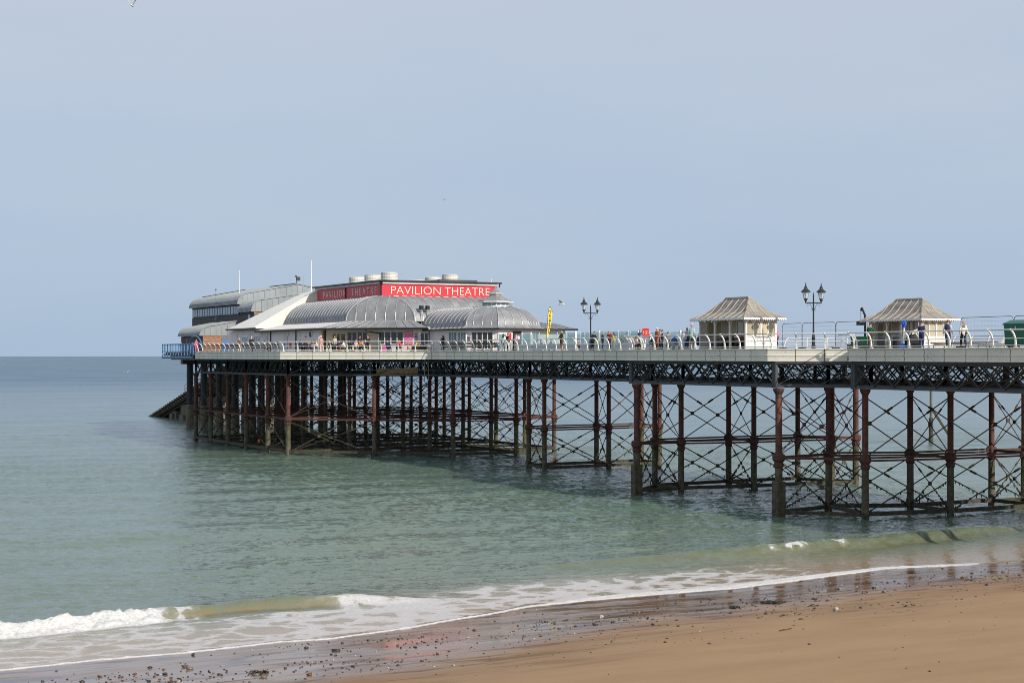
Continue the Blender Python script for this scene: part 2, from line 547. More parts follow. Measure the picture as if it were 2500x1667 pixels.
def sea_height(w, t):
    f = t - front(w)
    z = 0.07 * np.sin((t + 0.12 * w + 2.2 * fbm(w * 0.05, t * 0.05, 2, 3) * 4) * 0.62) * sstep(4, 25, f)
    z += 0.16 * (fbm(w * 0.10, t * 0.32, 3, 9) - 0.5) * sstep(2, 14, f)
    z += wavelets(w, t) * (0.10 + 0.90 * sstep(3, 14, f)) * (0.62 + 0.38 * sstep(18, 40, w - 0.25 * (t - 70)))
    # a low swell that has not broken yet
    z += 0.18 * np.exp(-((t - 104 - 0.06 * w) / 3.0) ** 2) * sstep(10, 30, w)
    d1 = t - (np.interp(w, W1w, W1t) + 0.35 * (fbm(w * 0.35, w * 0, 3, 31) - 0.5))
    e1 = sstep(33, 27, w) * (0.85 + 0.3 * fbm(w * 0.4, w * 0 + 9, 2, 33))
    z += 0.44 * e1 * np.where(d1 < 0, np.exp(-(d1 / 0.55) ** 2), np.exp(-(d1 / 2.2) ** 2))
    z += 0.13 * e1 * sstep(-0.9, -0.1, d1) * sstep(0.5, 0.0, d1) * (fbm(w * 1.7, t * 1.2, 4, 35) - 0.5)
    d2 = t - (np.interp(w, W2w, W2t) + 0.5 * (fbm(w * 0.2, w * 0, 3, 41) - 0.5))
    e2 = sstep(34, 56, w) * (1 - 0.45 * sstep(66, 80, w)) * (0.85 + 0.3 * fbm(w * 0.3, w * 0 + 4, 2, 43))
    z += 0.62 * e2 * np.where(d2 < 0, np.exp(-(d2 / 0.62) ** 2), np.exp(-(d2 / 2.6) ** 2))
    z += 0.16 * e2 * sstep(-1.6, -0.2, d2) * sstep(0.6, 0.0, d2) * (fbm(w * 1.1, t * 0.9, 4, 45) - 0.5)
    # foam density
    fo = np.zeros_like(z)
    ragged = fbm(w * 1.3, t * 1.3, 4, 51)
    brk = sstep(21.2, 18.2, w + 2.6 * (ragged - 0.5)) * sstep(-1.55, -1.0, d1) * sstep(0.15, -0.05, d1 - 0.3 * (ragged - 0.5))
    tail = sstep(24.5, 28.5, w) * sstep(36, 31, w) * sstep(-2.4, -1.6, d1) * sstep(0.3, -0.1, d1) * (0.70 + 0.6 * ragged)
    fo = np.maximum(fo, 1.10 * brk)
    fo = np.maximum(fo, 0.60 * tail)
    lace = sstep(0, 0.6, f) * sstep(-0.7, -1.8, d1) * sstep(37, 30, w)
    fo = np.maximum(fo, lace * (0.44 + 0.18 * sstep(16, 30, w)) * (0.78 + 0.44 * fbm(w * 0.35, t * 0.6, 3, 55)))
    lace2 = sstep(0, 0.6, f) * sstep(9.5, 5.0, f) * sstep(26, 34, w) * (1 - 0.8 * sstep(46, 62, w))
    fo = np.maximum(fo, lace2 * 0.50 * (0.75 + 0.5 * fbm(w * 0.3, t * 0.6, 3, 57)))
    lipw = 0.30 + 1.15 * sstep(34, 41, w) - 0.55 * sstep(50, 62, w)
    lip = sstep(-0.06, 0.02, f) * sstep(lipw, lipw * 0.6, f) * sstep(66, 62, w)
    fo = np.maximum(fo, 1.2 * lip)
    crest = sstep(54.5, 56.5, w) * sstep(63.5, 61.0, w) * sstep(-0.85, -0.3, d2) * sstep(0.10, -0.05, d2) * sstep(0.40, 0.62, fbm(w * 0.9, t * 1.6, 4, 61))
    fo = np.maximum(fo, 0.80 * crest)
    lump = np.clip(fo - 0.8, 0, 0.3) / 0.3
    z += lump * (0.36 * brk + 0.14) * (fbm(w * 3.2, t * 3.2, 4, 71) - 0.35)
    # thin sheet over the sand, sinking away inland of the edge
    b = bed(w, t)
    z = np.where(f > 0, np.maximum(z, b + 0.025), b - 0.05 - 0.02 * np.minimum(-f, 5))
    # how sandy the water is
    sandy = sstep(9.5, 1.0, f) * 0.88 + 0.12 * sstep(30, 5, f)
    face1 = sstep(-1.4, -0.3, d1) * sstep(0.4, 0.0, d1) * e1
    face2 = sstep(-2.0, -0.4, d2) * sstep(0.5, 0.0, d2) * e2
    return z, fo, sandy, np.clip(np.maximum(face1, 0.6 * face2), 0, 1)

def grid_object(name, xs, ys, fun, attrs, mat):
    X, Y = np.meshgrid(xs, ys)
    out = fun(X, Y)
    Z = out[0]
    n, m = len(xs), len(ys)
    co = np.stack([X, Y, Z], -1).reshape(-1, 3).astype('f')
    idx = np.arange(n * m).reshape(m, n)
    q = np.stack([idx[:-1, :-1], idx[:-1, 1:], idx[1:, 1:], idx[1:, :-1]], -1).reshape(-1, 4)
    me = bpy.data.meshes.new(name)
    me.vertices.add(len(co))
    me.vertices.foreach_set('co', co.ravel())
    me.loops.add(q.size)
    me.loops.foreach_set('vertex_index', q.ravel().astype('i'))
    me.polygons.add(len(q))
    me.polygons.foreach_set('loop_start', np.arange(0, q.size, 4, dtype='i'))
    me.update(calc_edges=True)
    me.polygons.foreach_set('use_smooth', np.ones(len(q), bool))
    for an, a in zip(attrs, out[1:]):
        at_ = me.attributes.new(an, 'FLOAT', 'POINT')
        at_.data.foreach_set('value', a.ravel().astype('f'))
    me.materials.append(mat)
    o = bpy.data.objects.new(name, me)
    COL.objects.link(o)
    o['kind'] = 'structure'
    return o

def attr(n, name):
    a = n.nodes.new('ShaderNodeAttribute')
    a.attribute_name = name
    return a.outputs['Fac']

def sea_material():
    m, n, b = new_mat('sea_water')
    pos = n.nodes.new('ShaderNodeNewGeometry').outputs['Position']
    foam, sandy, face = attr(n, 'foam'), attr(n, 'sandy'), attr(n, 'face')
    patch = noise(n, scaled(n, pos, (0.010, 0.030, 1)), 1.0, 4)
    sepw = n.nodes.new('ShaderNodeSeparateXYZ')
    n.links.new(pos, sepw.inputs[0])
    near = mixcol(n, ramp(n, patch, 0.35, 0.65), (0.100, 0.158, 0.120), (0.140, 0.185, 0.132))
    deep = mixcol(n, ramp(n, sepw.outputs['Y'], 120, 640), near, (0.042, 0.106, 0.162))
    col = mixcol(n, sandy, deep, (0.34, 0.245, 0.150))
    facec = mixcol(n, ramp(n, sepw.outputs['Z'], 0.12, 0.48), (0.115, 0.082, 0.030), (0.080, 0.100, 0.048))
    tanc = mixcol(n, ramp(n, sepw.outputs['Z'], 0.10, 0.40), (0.250, 0.175, 0.075), (0.150, 0.150, 0.075))
    facec = mixcol(n, ramp(n, face, 0.55, 0.8), facec, tanc)
    col = mixcol(n, mathn(n, 'MULTIPLY', mathn(n, 'MINIMUM', mathn(n, 'MULTIPLY', face, 1.6), 0.92), ramp(n, noise(n, scaled(n, pos, (0.9, 0.9, 2.5)), 1.4, 5, 0.65), 0.25, 0.7)), col, facec)
    # foam pattern: torn cells
    warp = n.nodes.new('ShaderNodeVectorMath')
    warp.operation = 'MULTIPLY_ADD'
    nzc = n.nodes.new('ShaderNodeTexNoise')
    nzc.inputs['Scale'].default_value = 0.8
    nzc.inputs['Detail'].default_value = 4
    n.links.new(pos, nzc.inputs['Vector'])
    n.links.new(nzc.outputs['Color'], warp.inputs[0])
    warp.inputs[1].default_value = (1.6, 1.6, 0)
    n.links.new(pos, warp.inputs[2])
    def cells(sc_):
        vo = n.nodes.new('ShaderNodeTexVoronoi')
        vo.feature = 'DISTANCE_TO_EDGE'
        vo.inputs['Scale'].default_value = sc_
        n.links.new(scaled(n, warp.outputs[0], (0.70, 1.0, 0)), vo.inputs['Vector'])
        return vo.outputs['Distance']
    c1, c2 = cells(0.62), cells(1.9)
    fine = noise(n, scaled(n, pos, (1, 1.2, 0)), 6.0, 5, 0.7)
    big = noise(n, scaled(n, pos, (0.30, 0.55, 0)), 1.0, 3)
    v = mathn(n, 'SUBTRACT', mathn(n, 'MULTIPLY', foam, 0.95), mathn(n, 'MULTIPLY', c1, 0.85))
    v = mathn(n, 'SUBTRACT', v, mathn(n, 'MULTIPLY', c2, 0.30))
    v = mathn(n, 'SUBTRACT', v, mathn(n, 'MULTIPLY', fine, 0.34))
    v = mathn(n, 'SUBTRACT', v, mathn(n, 'MULTIPLY', big, 0.18))
    fmask = ramp(n, v, 0.0, 0.09)
    soft = mathn(n, 'MULTIPLY', ramp(n, v, -0.25, 0.12), 0.25)
    col = mixcol(n, soft, col, (0.62, 0.58, 0.55))
    fcol = mixcol(n, ramp(n, foam, 0.75, 1.05), (0.58, 0.56, 0.57), (0.72, 0.71, 0.70))
    col = mixcol(n, mathn(n, 'MULTIPLY', fmask, ramp(n, fine, 0.12, 0.66)), col, fcol)
    n.links.new(col, b.inputs['Base Color'])
    b.inputs['IOR'].default_value = 1.333
    rr = n.nodes.new('ShaderNodeMapRange')
    n.links.new(fmask, rr.inputs['Value'])
    rr.inputs['To Min'].default_value = 0.07
    rr.inputs['To Max'].default_value = 0.85
    off = n.nodes.new('ShaderNodeMapRange')          # choppier, rougher water offshore
    off.inputs['From Min'].default_value = 110
    off.inputs['From Max'].default_value = 800
    off.inputs['To Max'].default_value = 0.26
    n.links.new(sepw.outputs['Y'], off.inputs['Value'])
    gusts = ramp(n, noise(n, scaled(n, pos, (0.012, 0.035, 1)), 1.0, 5, 0.6), 0.35, 0.7)
    n.links.new(mathn(n, 'ADD', rr.outputs[0], mathn(n, 'MULTIPLY', off.outputs[0], mathn(n, 'ADD', mathn(n, 'MULTIPLY', gusts, 0.5), 0.7))), b.inputs['Roughness'])
    # ripples: real heights in metres
    h1 = mathn(n, 'MULTIPLY', noise(n, scaled(n, pos, (0.9, 1.1, 1)), 2.6, 3, 0.6, 0.6), 0.080)
    h2 = mathn(n, 'MULTIPLY', noise(n, scaled(n, pos, (0.6, 1.0, 1)), 0.45, 3, 0.55, 0.4), 0.16)
    h3 = mathn(n, 'MULTIPLY', noise(n, scaled(n, pos, (0.5, 1.3, 1)), 0.10, 2), 0.55)
    calm = n.nodes.new('ShaderNodeMapRange')
    calm.inputs['To Min'].default_value = 1.0
    calm.inputs['To Max'].default_value = 0.18
    n.links.new(sandy, calm.inputs['Value'])
    h = mathn(n, 'MULTIPLY', mathn(n, 'ADD', mathn(n, 'ADD', h1, h2), h3), calm.outputs[0])
    h = mathn(n, 'ADD', h, mathn(n, 'MULTIPLY', fmask, mathn(n, 'MULTIPLY', noise(n, pos, 9, 4, 0.7), 0.022)))
    bp = n.nodes.new('ShaderNodeBump')
    bp.inputs['Strength'].default_value = 1.0
    bp.inputs['Distance'].default_value = 1.0
    n.links.new(h, bp.inputs['Height'])
    n.links.new(bp.outputs['Normal'], b.inputs['Normal'])
    return m

def sand_material():
    m, n, b = new_mat('beach_sand')
    pos = n.nodes.new('ShaderNodeNewGeometry').outputs['Position']
    wet, damp = attr(n, 'wet'), attr(n, 'damp')
    grain = noise(n, pos, 60, 2)
    mott = noise(n, scaled(n, pos, (0.25, 0.9, 1)), 0.7, 5)
    dry = mixcol(n, ramp(n, mott, 0.3, 0.7), (0.335, 0.212, 0.116), (0.385, 0.246, 0.138))
    wetc = mixcol(n, ramp(n, mott, 0.35, 0.65), (0.235, 0.142, 0.084), (0.300, 0.200, 0.135))
    # brown streaks painted as the pier's dark reflection in the wet film
    run = noise(n, scaled(n, pos, (0.28, 1.5, 1)), 1.0, 5, 0.6, 0.6)
    wetc = mixcol(n, mathn(n, 'MULTIPLY', ramp(n, run, 0.50, 0.62), 0.85), wetc, (0.085, 0.042, 0.020))
    sepb = n.nodes.new('ShaderNodeSeparateXYZ')
    n.links.new(pos, sepb.inputs[0])
    col = mixcol(n, damp, dry, wetc)
    col = mixcol(n, mathn(n, 'MULTIPLY', grain, 0.10), col, (0.1, 0.07, 0.04))
    n.links.new(col, b.inputs['Base Color'])
    rr = n.nodes.new('ShaderNodeMapRange')
    wv = mathn(n, 'SUBTRACT', wet, mathn(n, 'MULTIPLY', ramp(n, noise(n, scaled(n, pos, (0.22, 1.3, 1)), 1.0, 5, 0.6), 0.45, 0.75), 0.55))
    n.links.new(wv, rr.inputs['Value'])
    rr.inputs['To Min'].default_value = 0.85
    rr.inputs['To Max'].default_value = 0.06
    n.links.new(rr.outputs[0], b.inputs['Roughness'])
    b.inputs['IOR'].default_value = 1.85
    spm = n.nodes.new('ShaderNodeMapRange')
    n.links.new(wet, spm.inputs['Value'])
    spm.inputs['To Min'].default_value = 0.06
    spm.inputs['To Max'].default_value = 0.62
    n.links.new(spm.outputs[0], b.inputs['Specular IOR Level'])
    bp = n.nodes.new('ShaderNodeBump')
    bp.inputs['Strength'].default_value = 1.0
    bp.inputs['Distance'].default_value = 1.0
    k = n.nodes.new('ShaderNodeMapRange')
    n.links.new(wet, k.inputs['Value'])
    k.inputs['To Min'].default_value = 1.0
    k.inputs['To Max'].default_value = 0.03
    hh = mathn(n, 'ADD', mathn(n, 'MULTIPLY', noise(n, pos, 45, 3), 0.004), mathn(n, 'MULTIPLY', noise(n, scaled(n, pos, (0.5, 1.5, 1)), 1.2, 4), 0.02))
    n.links.new(mathn(n, 'MULTIPLY', hh, k.outputs[0]), bp.inputs['Height'])
    n.links.new(bp.outputs['Normal'], b.inputs['Normal'])
    return m

def spread(a, b, step, far, ratio):
    out = [b]
    d = step
    while out[-1] < far:
        d *= ratio
        out.append(out[-1] + d)
    return np.array(list(np.arange(a, b, step)) + out)

sx = spread(6, 112, 0.19, 60000, 1.12)
sx = np.concatenate([np.array([6.0]) - (spread(0, 0.3, 0.3, 60000, 1.2)[::-1])[:-1], sx[1:]])
sy = np.concatenate([np.arange(54, 60, 0.5), np.arange(60, 84, 0.13), spread(84, 176, 0.22, 60000, 1.03)])
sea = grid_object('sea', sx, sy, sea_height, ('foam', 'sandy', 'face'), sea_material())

def beach_fun(w, t):
    s = front(w) - t
    z = bed(w, t)
    wig = 2.2 * (fbm(w * 0.22, t * 0.25, 3, 81) - 0.5)
    lim = 8.0 - 1.2 * sstep(40, 66, w) + 1.6 * sstep(40, 22, w)
    wet = sstep(lim + 0.6, lim - 3.4, s + wig)
    damp = sstep(lim + 5.5, lim - 3.0, s + 2.0 * wig)
    return z, wet, damp

bx = spread(-4, 84, 0.3, 30000, 1.25)
bx = np.concatenate([-spread(4, 4.3, 0.3, 30000, 1.25)[::-1][:-1], bx[1:]])
by = np.concatenate([-spread(-20, -19, 1.0, 3000, 1.3)[::-1], np.arange(20, 48, 1.0), np.arange(48, 72, 0.2), np.arange(72, 130, 3.0), [130, 200, 60000]])
by = np.unique(by)
beach = grid_object('beach', bx, by, beach_fun, ('wet', 'damp'), sand_material())

# pebbles left by the tide: uncountable, one object
PEB = bpy.data.materials.new('pebble')
PEB.use_nodes = True
_n = PEB.node_tree
_b = _n.nodes['Principled BSDF']
_a = attr(_n, 'tone')
_c = _n.nodes.new('ShaderNodeValToRGB')
_c.color_ramp.interpolation = 'CONSTANT'
_e = _c.color_ramp.elements
_e[0].color = (0.030, 0.027, 0.026, 1)
_e[1].position = 0.45
_e[1].color = (0.075, 0.055, 0.042, 1)
for p_, c_ in ((0.70, (0.16, 0.13, 0.11)), (0.85, (0.13, 0.055, 0.022)), (0.972, (0.42, 0.38, 0.33))):
    q_ = _e.new(p_)
    q_.color = (*c_, 1)
_n.links.new(_a, _c.inputs['Fac'])
_n.links.new(_c.outputs['Color'], _b.inputs['Base Color'])
_b.inputs['Roughness'].default_value = 0.35

def ico():
    g = (1 + 5 ** 0.5) / 2
    v = np.array([(-1, g, 0), (1, g, 0), (-1, -g, 0), (1, -g, 0), (0, -1, g), (0, 1, g), (0, -1, -g), (0, 1, -g), (g, 0, -1), (g, 0, 1), (-g, 0, -1), (-g, 0, 1)], float)
    v /= np.linalg.norm(v[0])
    f = [(0, 11, 5), (0, 5, 1), (0, 1, 7), (0, 7, 10), (0, 10, 11), (1, 5, 9), (5, 11, 4), (11, 10, 2), (10, 7, 6), (7, 1, 8), (3, 9, 4), (3, 4, 2), (3, 2, 6), (3, 6, 8), (3, 8, 9), (4, 9, 5), (2, 4, 11), (6, 2, 10), (8, 6, 7), (9, 8, 1)]
    return v, f
IV, IF = ico()

def make_pebbles():
    pb, tones = MB(), []
    centres = [(random.uniform(12, 70), random.gauss(5.2, 2.4), random.uniform(0.6, 2.2)) for _ in range(60)]
    n = 0
    while n < 1500:
        if random.random() < 0.62:
            cw, cs, cr = random.choice(centres)
            w, s = random.gauss(cw, cr * 1.3), random.gauss(cs, cr * 0.55)
        elif random.random() < 0.75:
            w, s = random.uniform(8, 76), abs(random.gauss(5.0, 3.2))
        else:
            w, s = random.uniform(14, 66), random.uniform(4, 24)
        if s < 0.5:
            continue
        t = float(front(np.array(w))) - s
        k = random.random()
        r = 0.022 + 0.030 * random.random() + (0.045 * random.random() if k > 0.75 else 0) + (0.05 if k > 0.965 else 0)
        r *= 0.62 if s > 9 else 0.85
        z = float(bed(np.array(w), np.array(t)))
        v = IV * (1 + 0.22 * rng.standard_normal((12, 1)))
        a = random.uniform(0, 6.3)
        el = random.uniform(1.0, 1.7)
        x, y = v[:, 0] * el, v[:, 1] * random.uniform(0.8, 1.1)
        P = np.stack([w + r * (x * math.cos(a) - y * math.sin(a)), t + r * (x * math.sin(a) + y * math.cos(a)), z + r * (v[:, 2] * 0.65 + 0.30)], -1)
        pb.add(P.tolist(), IF)
        tones += [random.random()] * 12
        n += 1
    me = pb.mesh('pebbles', PEB, True)
    ta = me.attributes.new('tone', 'FLOAT', 'POINT')
    ta.data.foreach_set('value', tones)
    o = link('pebbles', me)
    tag(o, 'dark wet pebbles scattered over the wet sand', 'pebbles', kind='stuff')
make_pebbles()

def weed_clump(px, py, n, r, label):
    w, t = ground(px, py, 0.15)
    z = float(bed(np.array(w), np.array(t)))
    mb = MB()
    for _ in range(n):
        a, l = random.uniform(0, 6.3), random.uniform(0.4, 1.0) * r
        c = Vector((w + random.gauss(0, r * 0.45), t + random.gauss(0, r * 0.3), z + random.uniform(0.0, 0.04)))
        pts = []
        for k in range(5):
            pts.append(c + Vector((math.cos(a) * l * k / 4, math.sin(a) * l * k / 4, 0.03 + 0.05 * math.sin(k * 1.3 + a))))
            a += random.uniform(-0.5, 0.5)
        for p, q in zip(pts[:-1], pts[1:]):
            mb.bar(p, q, random.uniform(0.02, 0.05), 0.014)
    tag(mb.build('seaweed_clump', WEED), label, 'seaweed')
weed_clump(1882, 1468, 60, 0.42, 'dark clump of seaweed among pebbles on the wet sand, the larger one')
weed_clump(1793, 1480, 30, 0.25, 'small round dark seaweed clump left of the larger clump')
weed_clump(637, 1638, 26, 0.36, 'brown scrap of seaweed lying on the wet sand near the bottom edge')
def driftwood():
    w, t = ground(1917, 1533, 0.35)
    z = float(bed(np.array(w), np.array(t)))
    mb = MB()
    for k in range(6):
        mb.tube((w - 0.35 + k * 0.12, t - 0.10 + 0.03 * k, z + 0.03 + 0.012 * (k % 3)), (w - 0.2 + k * 0.12, t - 0.06 + 0.03 * k, z + 0.035), 0.025 - 0.002 * k, 0.02, 6)
    tag(mb.build('driftwood', WEEDBEAM), 'thin dark stick of driftwood alone on the smooth sand', 'driftwood')
driftwood()

# ================================================================== THE PIER
pier = empty('pier', (82.5, 140, 0), 0, 'long iron pier with white edge and rusty legs standing in the sea', 'pier')

NEAR = [(72.8, 60), (72.8, 91.2), (75.2, 93.6), (70.8, 98.0), (70.8, 118.1), (74.6, 121.9), (74.0, 164.8), (61.0, 177.8), (61.0, 212.0)]
FAR = [(92.2, 60), (92.2, 91.2), (89.8, 93.6), (94.2, 98.0), (94.2, 118.1), (90.4, 121.9), (91.0, 162.0), (100.0, 170.0), (100.0, 212.0)]
DECKPOLY = NEAR + [(61.0, 228.0), (70.0, 228.0), (70.0, 258.0), (90.0, 258.0), (90.0, 228.0), (100.0, 212.0)] + FAR[::-1][1:]

def inset(poly, d):
    out = []
    n = len(poly)
    for i in range(n):
        p0, p1, p2 = Vector(poly[i - 1]), Vector(poly[i]), Vector(poly[(i + 1) % n])
        a, b = (p1 - p0).normalized(), (p2 - p1).normalized()
        na, nb = Vector((a.y, -a.x)), Vector((b.y, -b.x))
        m = (na + nb)
        m = m / max(0.3, m.dot(na)) if m.length > 1e-6 else na
        out.append((p1.x + m.x * d, p1.y + m.y * d))
    return out
area = sum(DECKPOLY[i - 1][0] * DECKPOLY[i][1] - DECKPOLY[i][0] * DECKPOLY[i - 1][1] for i in range(len(DECKPOLY)))
DIN = inset(DECKPOLY, 0.30 if area < 0 else -0.30)
MB().prism(DIN, 11.62, DECK - 0.02).build('deck', DECKWOOD, pier)

# --- white edge boards, one cast panel after the other
FPROF = [(-0.25, 0.0), (0.06, 0.0), (0.085, -0.04), (0.06, -0.10), (0.0, -0.13), (-0.02, -0.45), (0.045, -0.48), (0.045, -0.535),
         (-0.005, -0.56), (-0.02, -0.85), (0.03, -0.875), (0.03, -0.92), (-0.25, -0.92)]
fb = MB()
fb.extrude([(0, o, z) for o, z in FPROF], (0.008, 0, 0), (0.992, 0, 0))
FMESH = fb.mesh('fascia_panel', FASCIA)

# --- curved railing post (local: +y outward)
POSTP = [(-0.43, 0.0), (-0.425, 0.30), (-0.38, 0.58), (-0.28, 0.82), (-0.14, 0.99), (0.0, 1.08)]
def post_mesh():
    mb = MB()
    for k, (a, b) in enumerate(zip(POSTP[:-1], POSTP[1:])):
        mb.bar((0, a[0], a[1]), (0, b[0], b[1]), 0.085, 0.115 - 0.008 * k, up=(1, 0, 0))
    mb.box((0, -0.43, 0.02), (0.20, 0.24, 0.04))
    mb.lathe([(0.01, -0.075), (0.06, -0.05), (0.078, 0), (0.06, 0.05), (0.01, 0.075)], 8, (0, 0, 1.08))
    mb.lathe([(0.05, -0.05), (0.065, 0), (0.05, 0.05)], 6, (0, -0.385, 0.55))
    for o, z in ((-0.37, 0.2), (-0.36, 0.42), (-0.30, 0.68), (-0.18, 0.88)):
        mb.box((0, o, z), (0.11, 0.05, 0.035))
    return mb.mesh('post', RAIL)
PMESH = post_mesh()

def edge(poly, side, step=1.96, skip=()):
    """fascia, rails and posts along a polyline; side=-1: outward is to the left of travel"""
    for si, (p, q) in enumerate(zip(poly[:-1], poly[1:])):
        p, q = Vector((*p, 0)), Vector((*q, 0))
        L = (q - p).length
        d = (q - p).normalized()
        out = Vector((-d.y, d.x, 0)) * side
        n = max(1, round(L / step))
        a = math.atan2(d.y, d.x)
        flip = out.dot(Vector((-math.sin(a), math.cos(a), 0))) < 0
        for k in range(n):
            if flip:
                s0 = p + d * (L * (k + 1) / n)
                link('fascia_panel', FMESH, pier, False, (s0.x, s0.y, DECK), a + math.pi, (L / n, 1, 1))
            else:
                s0 = p + d * (L * k / n)
                link('fascia_panel', FMESH, pier, False, (s0.x, s0.y, DECK), a, (L / n, 1, 1))
        rb = MB()
        for o, z, r in ((0.0, 1.08, 0.042), (-0.385, 0.55, 0.028), (-0.43, 0.13, 0.028)):
            rb.tube(p + out * o + Vector((0, 0, DECK + z)), q + out * o + Vector((0, 0, DECK + z)), r, n=8)
        rail = rb.build('railing', RAIL, pier)
        for k in range(n + (1 if si == len(poly) - 2 else 0)):
            s0 = p + d * (L * k / n)
            link('post', PMESH, rail, False, (s0.x, s0.y, DECK), a + math.pi if flip else a)
edge(NEAR, 1)
edge(FAR[1:7], -1)

# --- blue balcony at the sea end
def balcony():
    mb = MB()
    y0, y1, x = 212.6, 228.0, 60.9
    for z, r in ((DECK + 1.08, 0.055), (DECK + 0.08, 0.05), (DECK - 0.75, 0.14)):
        mb.tube((x, y0, z), (x, y1, z), r)
        mb.tube((x, y1, z), (x + 4, y1, z), r)
    b = mb.build('balcony_frame', BLUE, pier)
    for k in range(12):
        y = y0 + (y1 - y0) * k / 11
        MB().bar((x, y, DECK - 0.7), (x, y, DECK + 1.08), 0.14, 0.10).build('balcony_post', BLUE, b)
    for k in range(34):
        y = y0 + (y1 - y0) * (k + 0.5) / 34
        mb = MB().tube((x, y, DECK + 0.1), (x, y, DECK + 1.05), 0.022, n=5)
        mb.build('baluster', BLUE, b)
    MB().box((x + 1.2, (y0 + y1) / 2, DECK - 0.35), (2.2, y1 - y0 - 0.4, 0.25)).build('balcony_floor', IRON, b)
balcony()

# --- lattice girders
ZT, ZB = 11.12, 9.18
def lattice(p, q, cell=2.1, zt=ZT, zb=ZB, bar=0.13, big=True):
    p, q = Vector((*p, 0)), Vector((*q, 0))
    L = (q - p).length
    d = (q - p).normalized()
    s = d.cross(Vector((0, 0, 1)))
    mb = MB()
    for z in (zt - 0.1, zb + 0.1):
        mb.bar(p + Vector((0, 0, z)), q + Vector((0, 0, z)), 0.30, 0.14)
        mb.bar(p + Vector((0, 0, z + (0.1 if z < 10 else -0.1))), q + Vector((0, 0, z + (0.1 if z < 10 else -0.1))), 0.06, 0.16)
    n = max(2, round(L / cell))
    for k in range(n):
        a, b = p + d * (L * k / n), p + d * (L * (k + 1) / n)
        for e, g in ((a, b), (b, a)):
            off = s * (0.06 if e is a else -0.06)
            if not big:
                # double web: each bar runs over two cells
                g2 = e + (g - e) * 1.55
                if (g2 - p).dot(d) < -0.05 or (g2 - p).dot(d) > L + 0.05:
                    g2 = g
            else:
                g2 = g
            mb.bar(e + off + Vector((0, 0, zb + 0.15)), g2 + off + Vector((0, 0, zt - 0.15)), bar, 0.05)
    for k in (0, n):
        a = p + d * (L * k / n)
        mb.bar(a + Vector((0, 0, zb)), a + Vector((0, 0, zt)), 0.22, 0.22)
    return mb.build('lattice_girder', IRON, pier)

def beam(p, q, z, a=0.22, b=0.3, mat=None, name='cross_beam'):
    return MB().bar((*p, z), (*q, z), a, b).build(name, mat or IRON, pier)

# --- piles
def pile_mesh(r=0.22):
    mb = MB()
    mb.lathe([(r + 0.05, -3), (r + 0.05, 0.0), (r + 0.035, 2.0), (r + 0.03, 4.1), (r, 4.2), (r, 8.75), (r + 0.04, 8.8), (r + 0.14, 9.0), (r + 0.16, 9.18), (0.18, 9.2)], 12)
    return mb.mesh('pile', PILE, False)
def collar_mesh(r=0.22):
    mb = MB()
    mb.lathe([(r + 0.03, 3.45), (r + 0.10, 3.55), (r + 0.12, 3.75), (r + 0.06, 3.85), (r + 0.13, 3.95), (r + 0.20, 4.05), (r + 0.20, 4.38), (r + 0.13, 4.45), (r + 0.02, 4.5)], 8)
    return mb.mesh('collar', RUSTBEAM)
def casing_mesh():
    mb = MB()
    mb.box((0, 0, 0.2), (0.64, 0.64, 4.6))
    for z in (0.2, 1.0, 1.8):
        mb.box((0, 0, z), (0.70, 0.70, 0.06))
    return mb.mesh('casing', M('casing_brown', (0.085, 0.066, 0.042), 0.85, var=0.4, scale=3, stain=(0.03, 0.034, 0.014), amount=0.42, bump=0.5, bscale=10))
PLM, CLM, CSM = pile_mesh(), collar_mesh(), casing_mesh()
PILES = []
def pile(w, t, casing=False, sc=1.0):
    o = link('pile', PLM, pier, False, (w, t, 0), random.uniform(0, 3), (sc, sc, 1))
    c = link('collar', CLM, o, True, (0, 0, 0), -o.rotation_euler.z)
    if casing:
        link('casing', CSM, o, True, (0, 0, 0), -o.rotation_euler.z)
    PILES.append((w, t))

def brace(a, b, heavy=False, weeds=None, low=0.35):
    """crossed tie rods in two storeys between two piles, with the plates where they meet"""
    mb, wb = MB(), MB()
    r = 0.045 if heavy else 0.036
    for z0, z1, m in ((4.35, 8.6, mb), (low, 3.95, wb)):
        m.tube((*a, z0), (*b, z1), r, n=5)
        m.tube((*b, z0), (*a, z1), r, n=5)
        c = ((a[0] + b[0]) / 2, (a[1] + b[1]) / 2, (z0 + z1) / 2)
        ang = math.atan2(b[1] - a[1], b[0] - a[0])
        m.box(c, (0.30, 0.10, 0.30), ang)
        for e, g in ((a, b), (b, a)):
            k = 0.72
            p = Vector((e[0] + (g[0] - e[0]) * k, e[1] + (g[1] - e[1]) * k, z0 + (z1 - z0) * k))
            q = Vector((e[0] + (g[0] - e[0]) * (k + 0.06), e[1] + (g[1] - e[1]) * (k + 0.06), z0 + (z1 - z0) * (k + 0.06)))
            m.tube(p, q, r * 1.9, n=6)
    mb.build('tie_rods', RUSTROD, pier)
    wb.build('lower_tie_rods', WEEDBEAM, pier)
    if weeds is not None:
        for e, g in ((a, b), (b, a)):
            for _ in range(34):
                k = random.uniform(0.0, 0.62)
                k = k * k * 1.2
                weeds.append((e[0] + (g[0] - e[0]) * k, e[1] + (g[1] - e[1]) * k, low + (3.95 - low) * k))

def strut(a, b, z, mat, wid=0.16, name='strut', double=False):
    mb = MB()
    for dz in ((-0.1, 0.1) if double else (0,)):
        mb.bar((*a, z + dz), (*b, z + dz), wid, wid * (0.8 if double else 1.2))
    return mb.build(name, mat, pier)

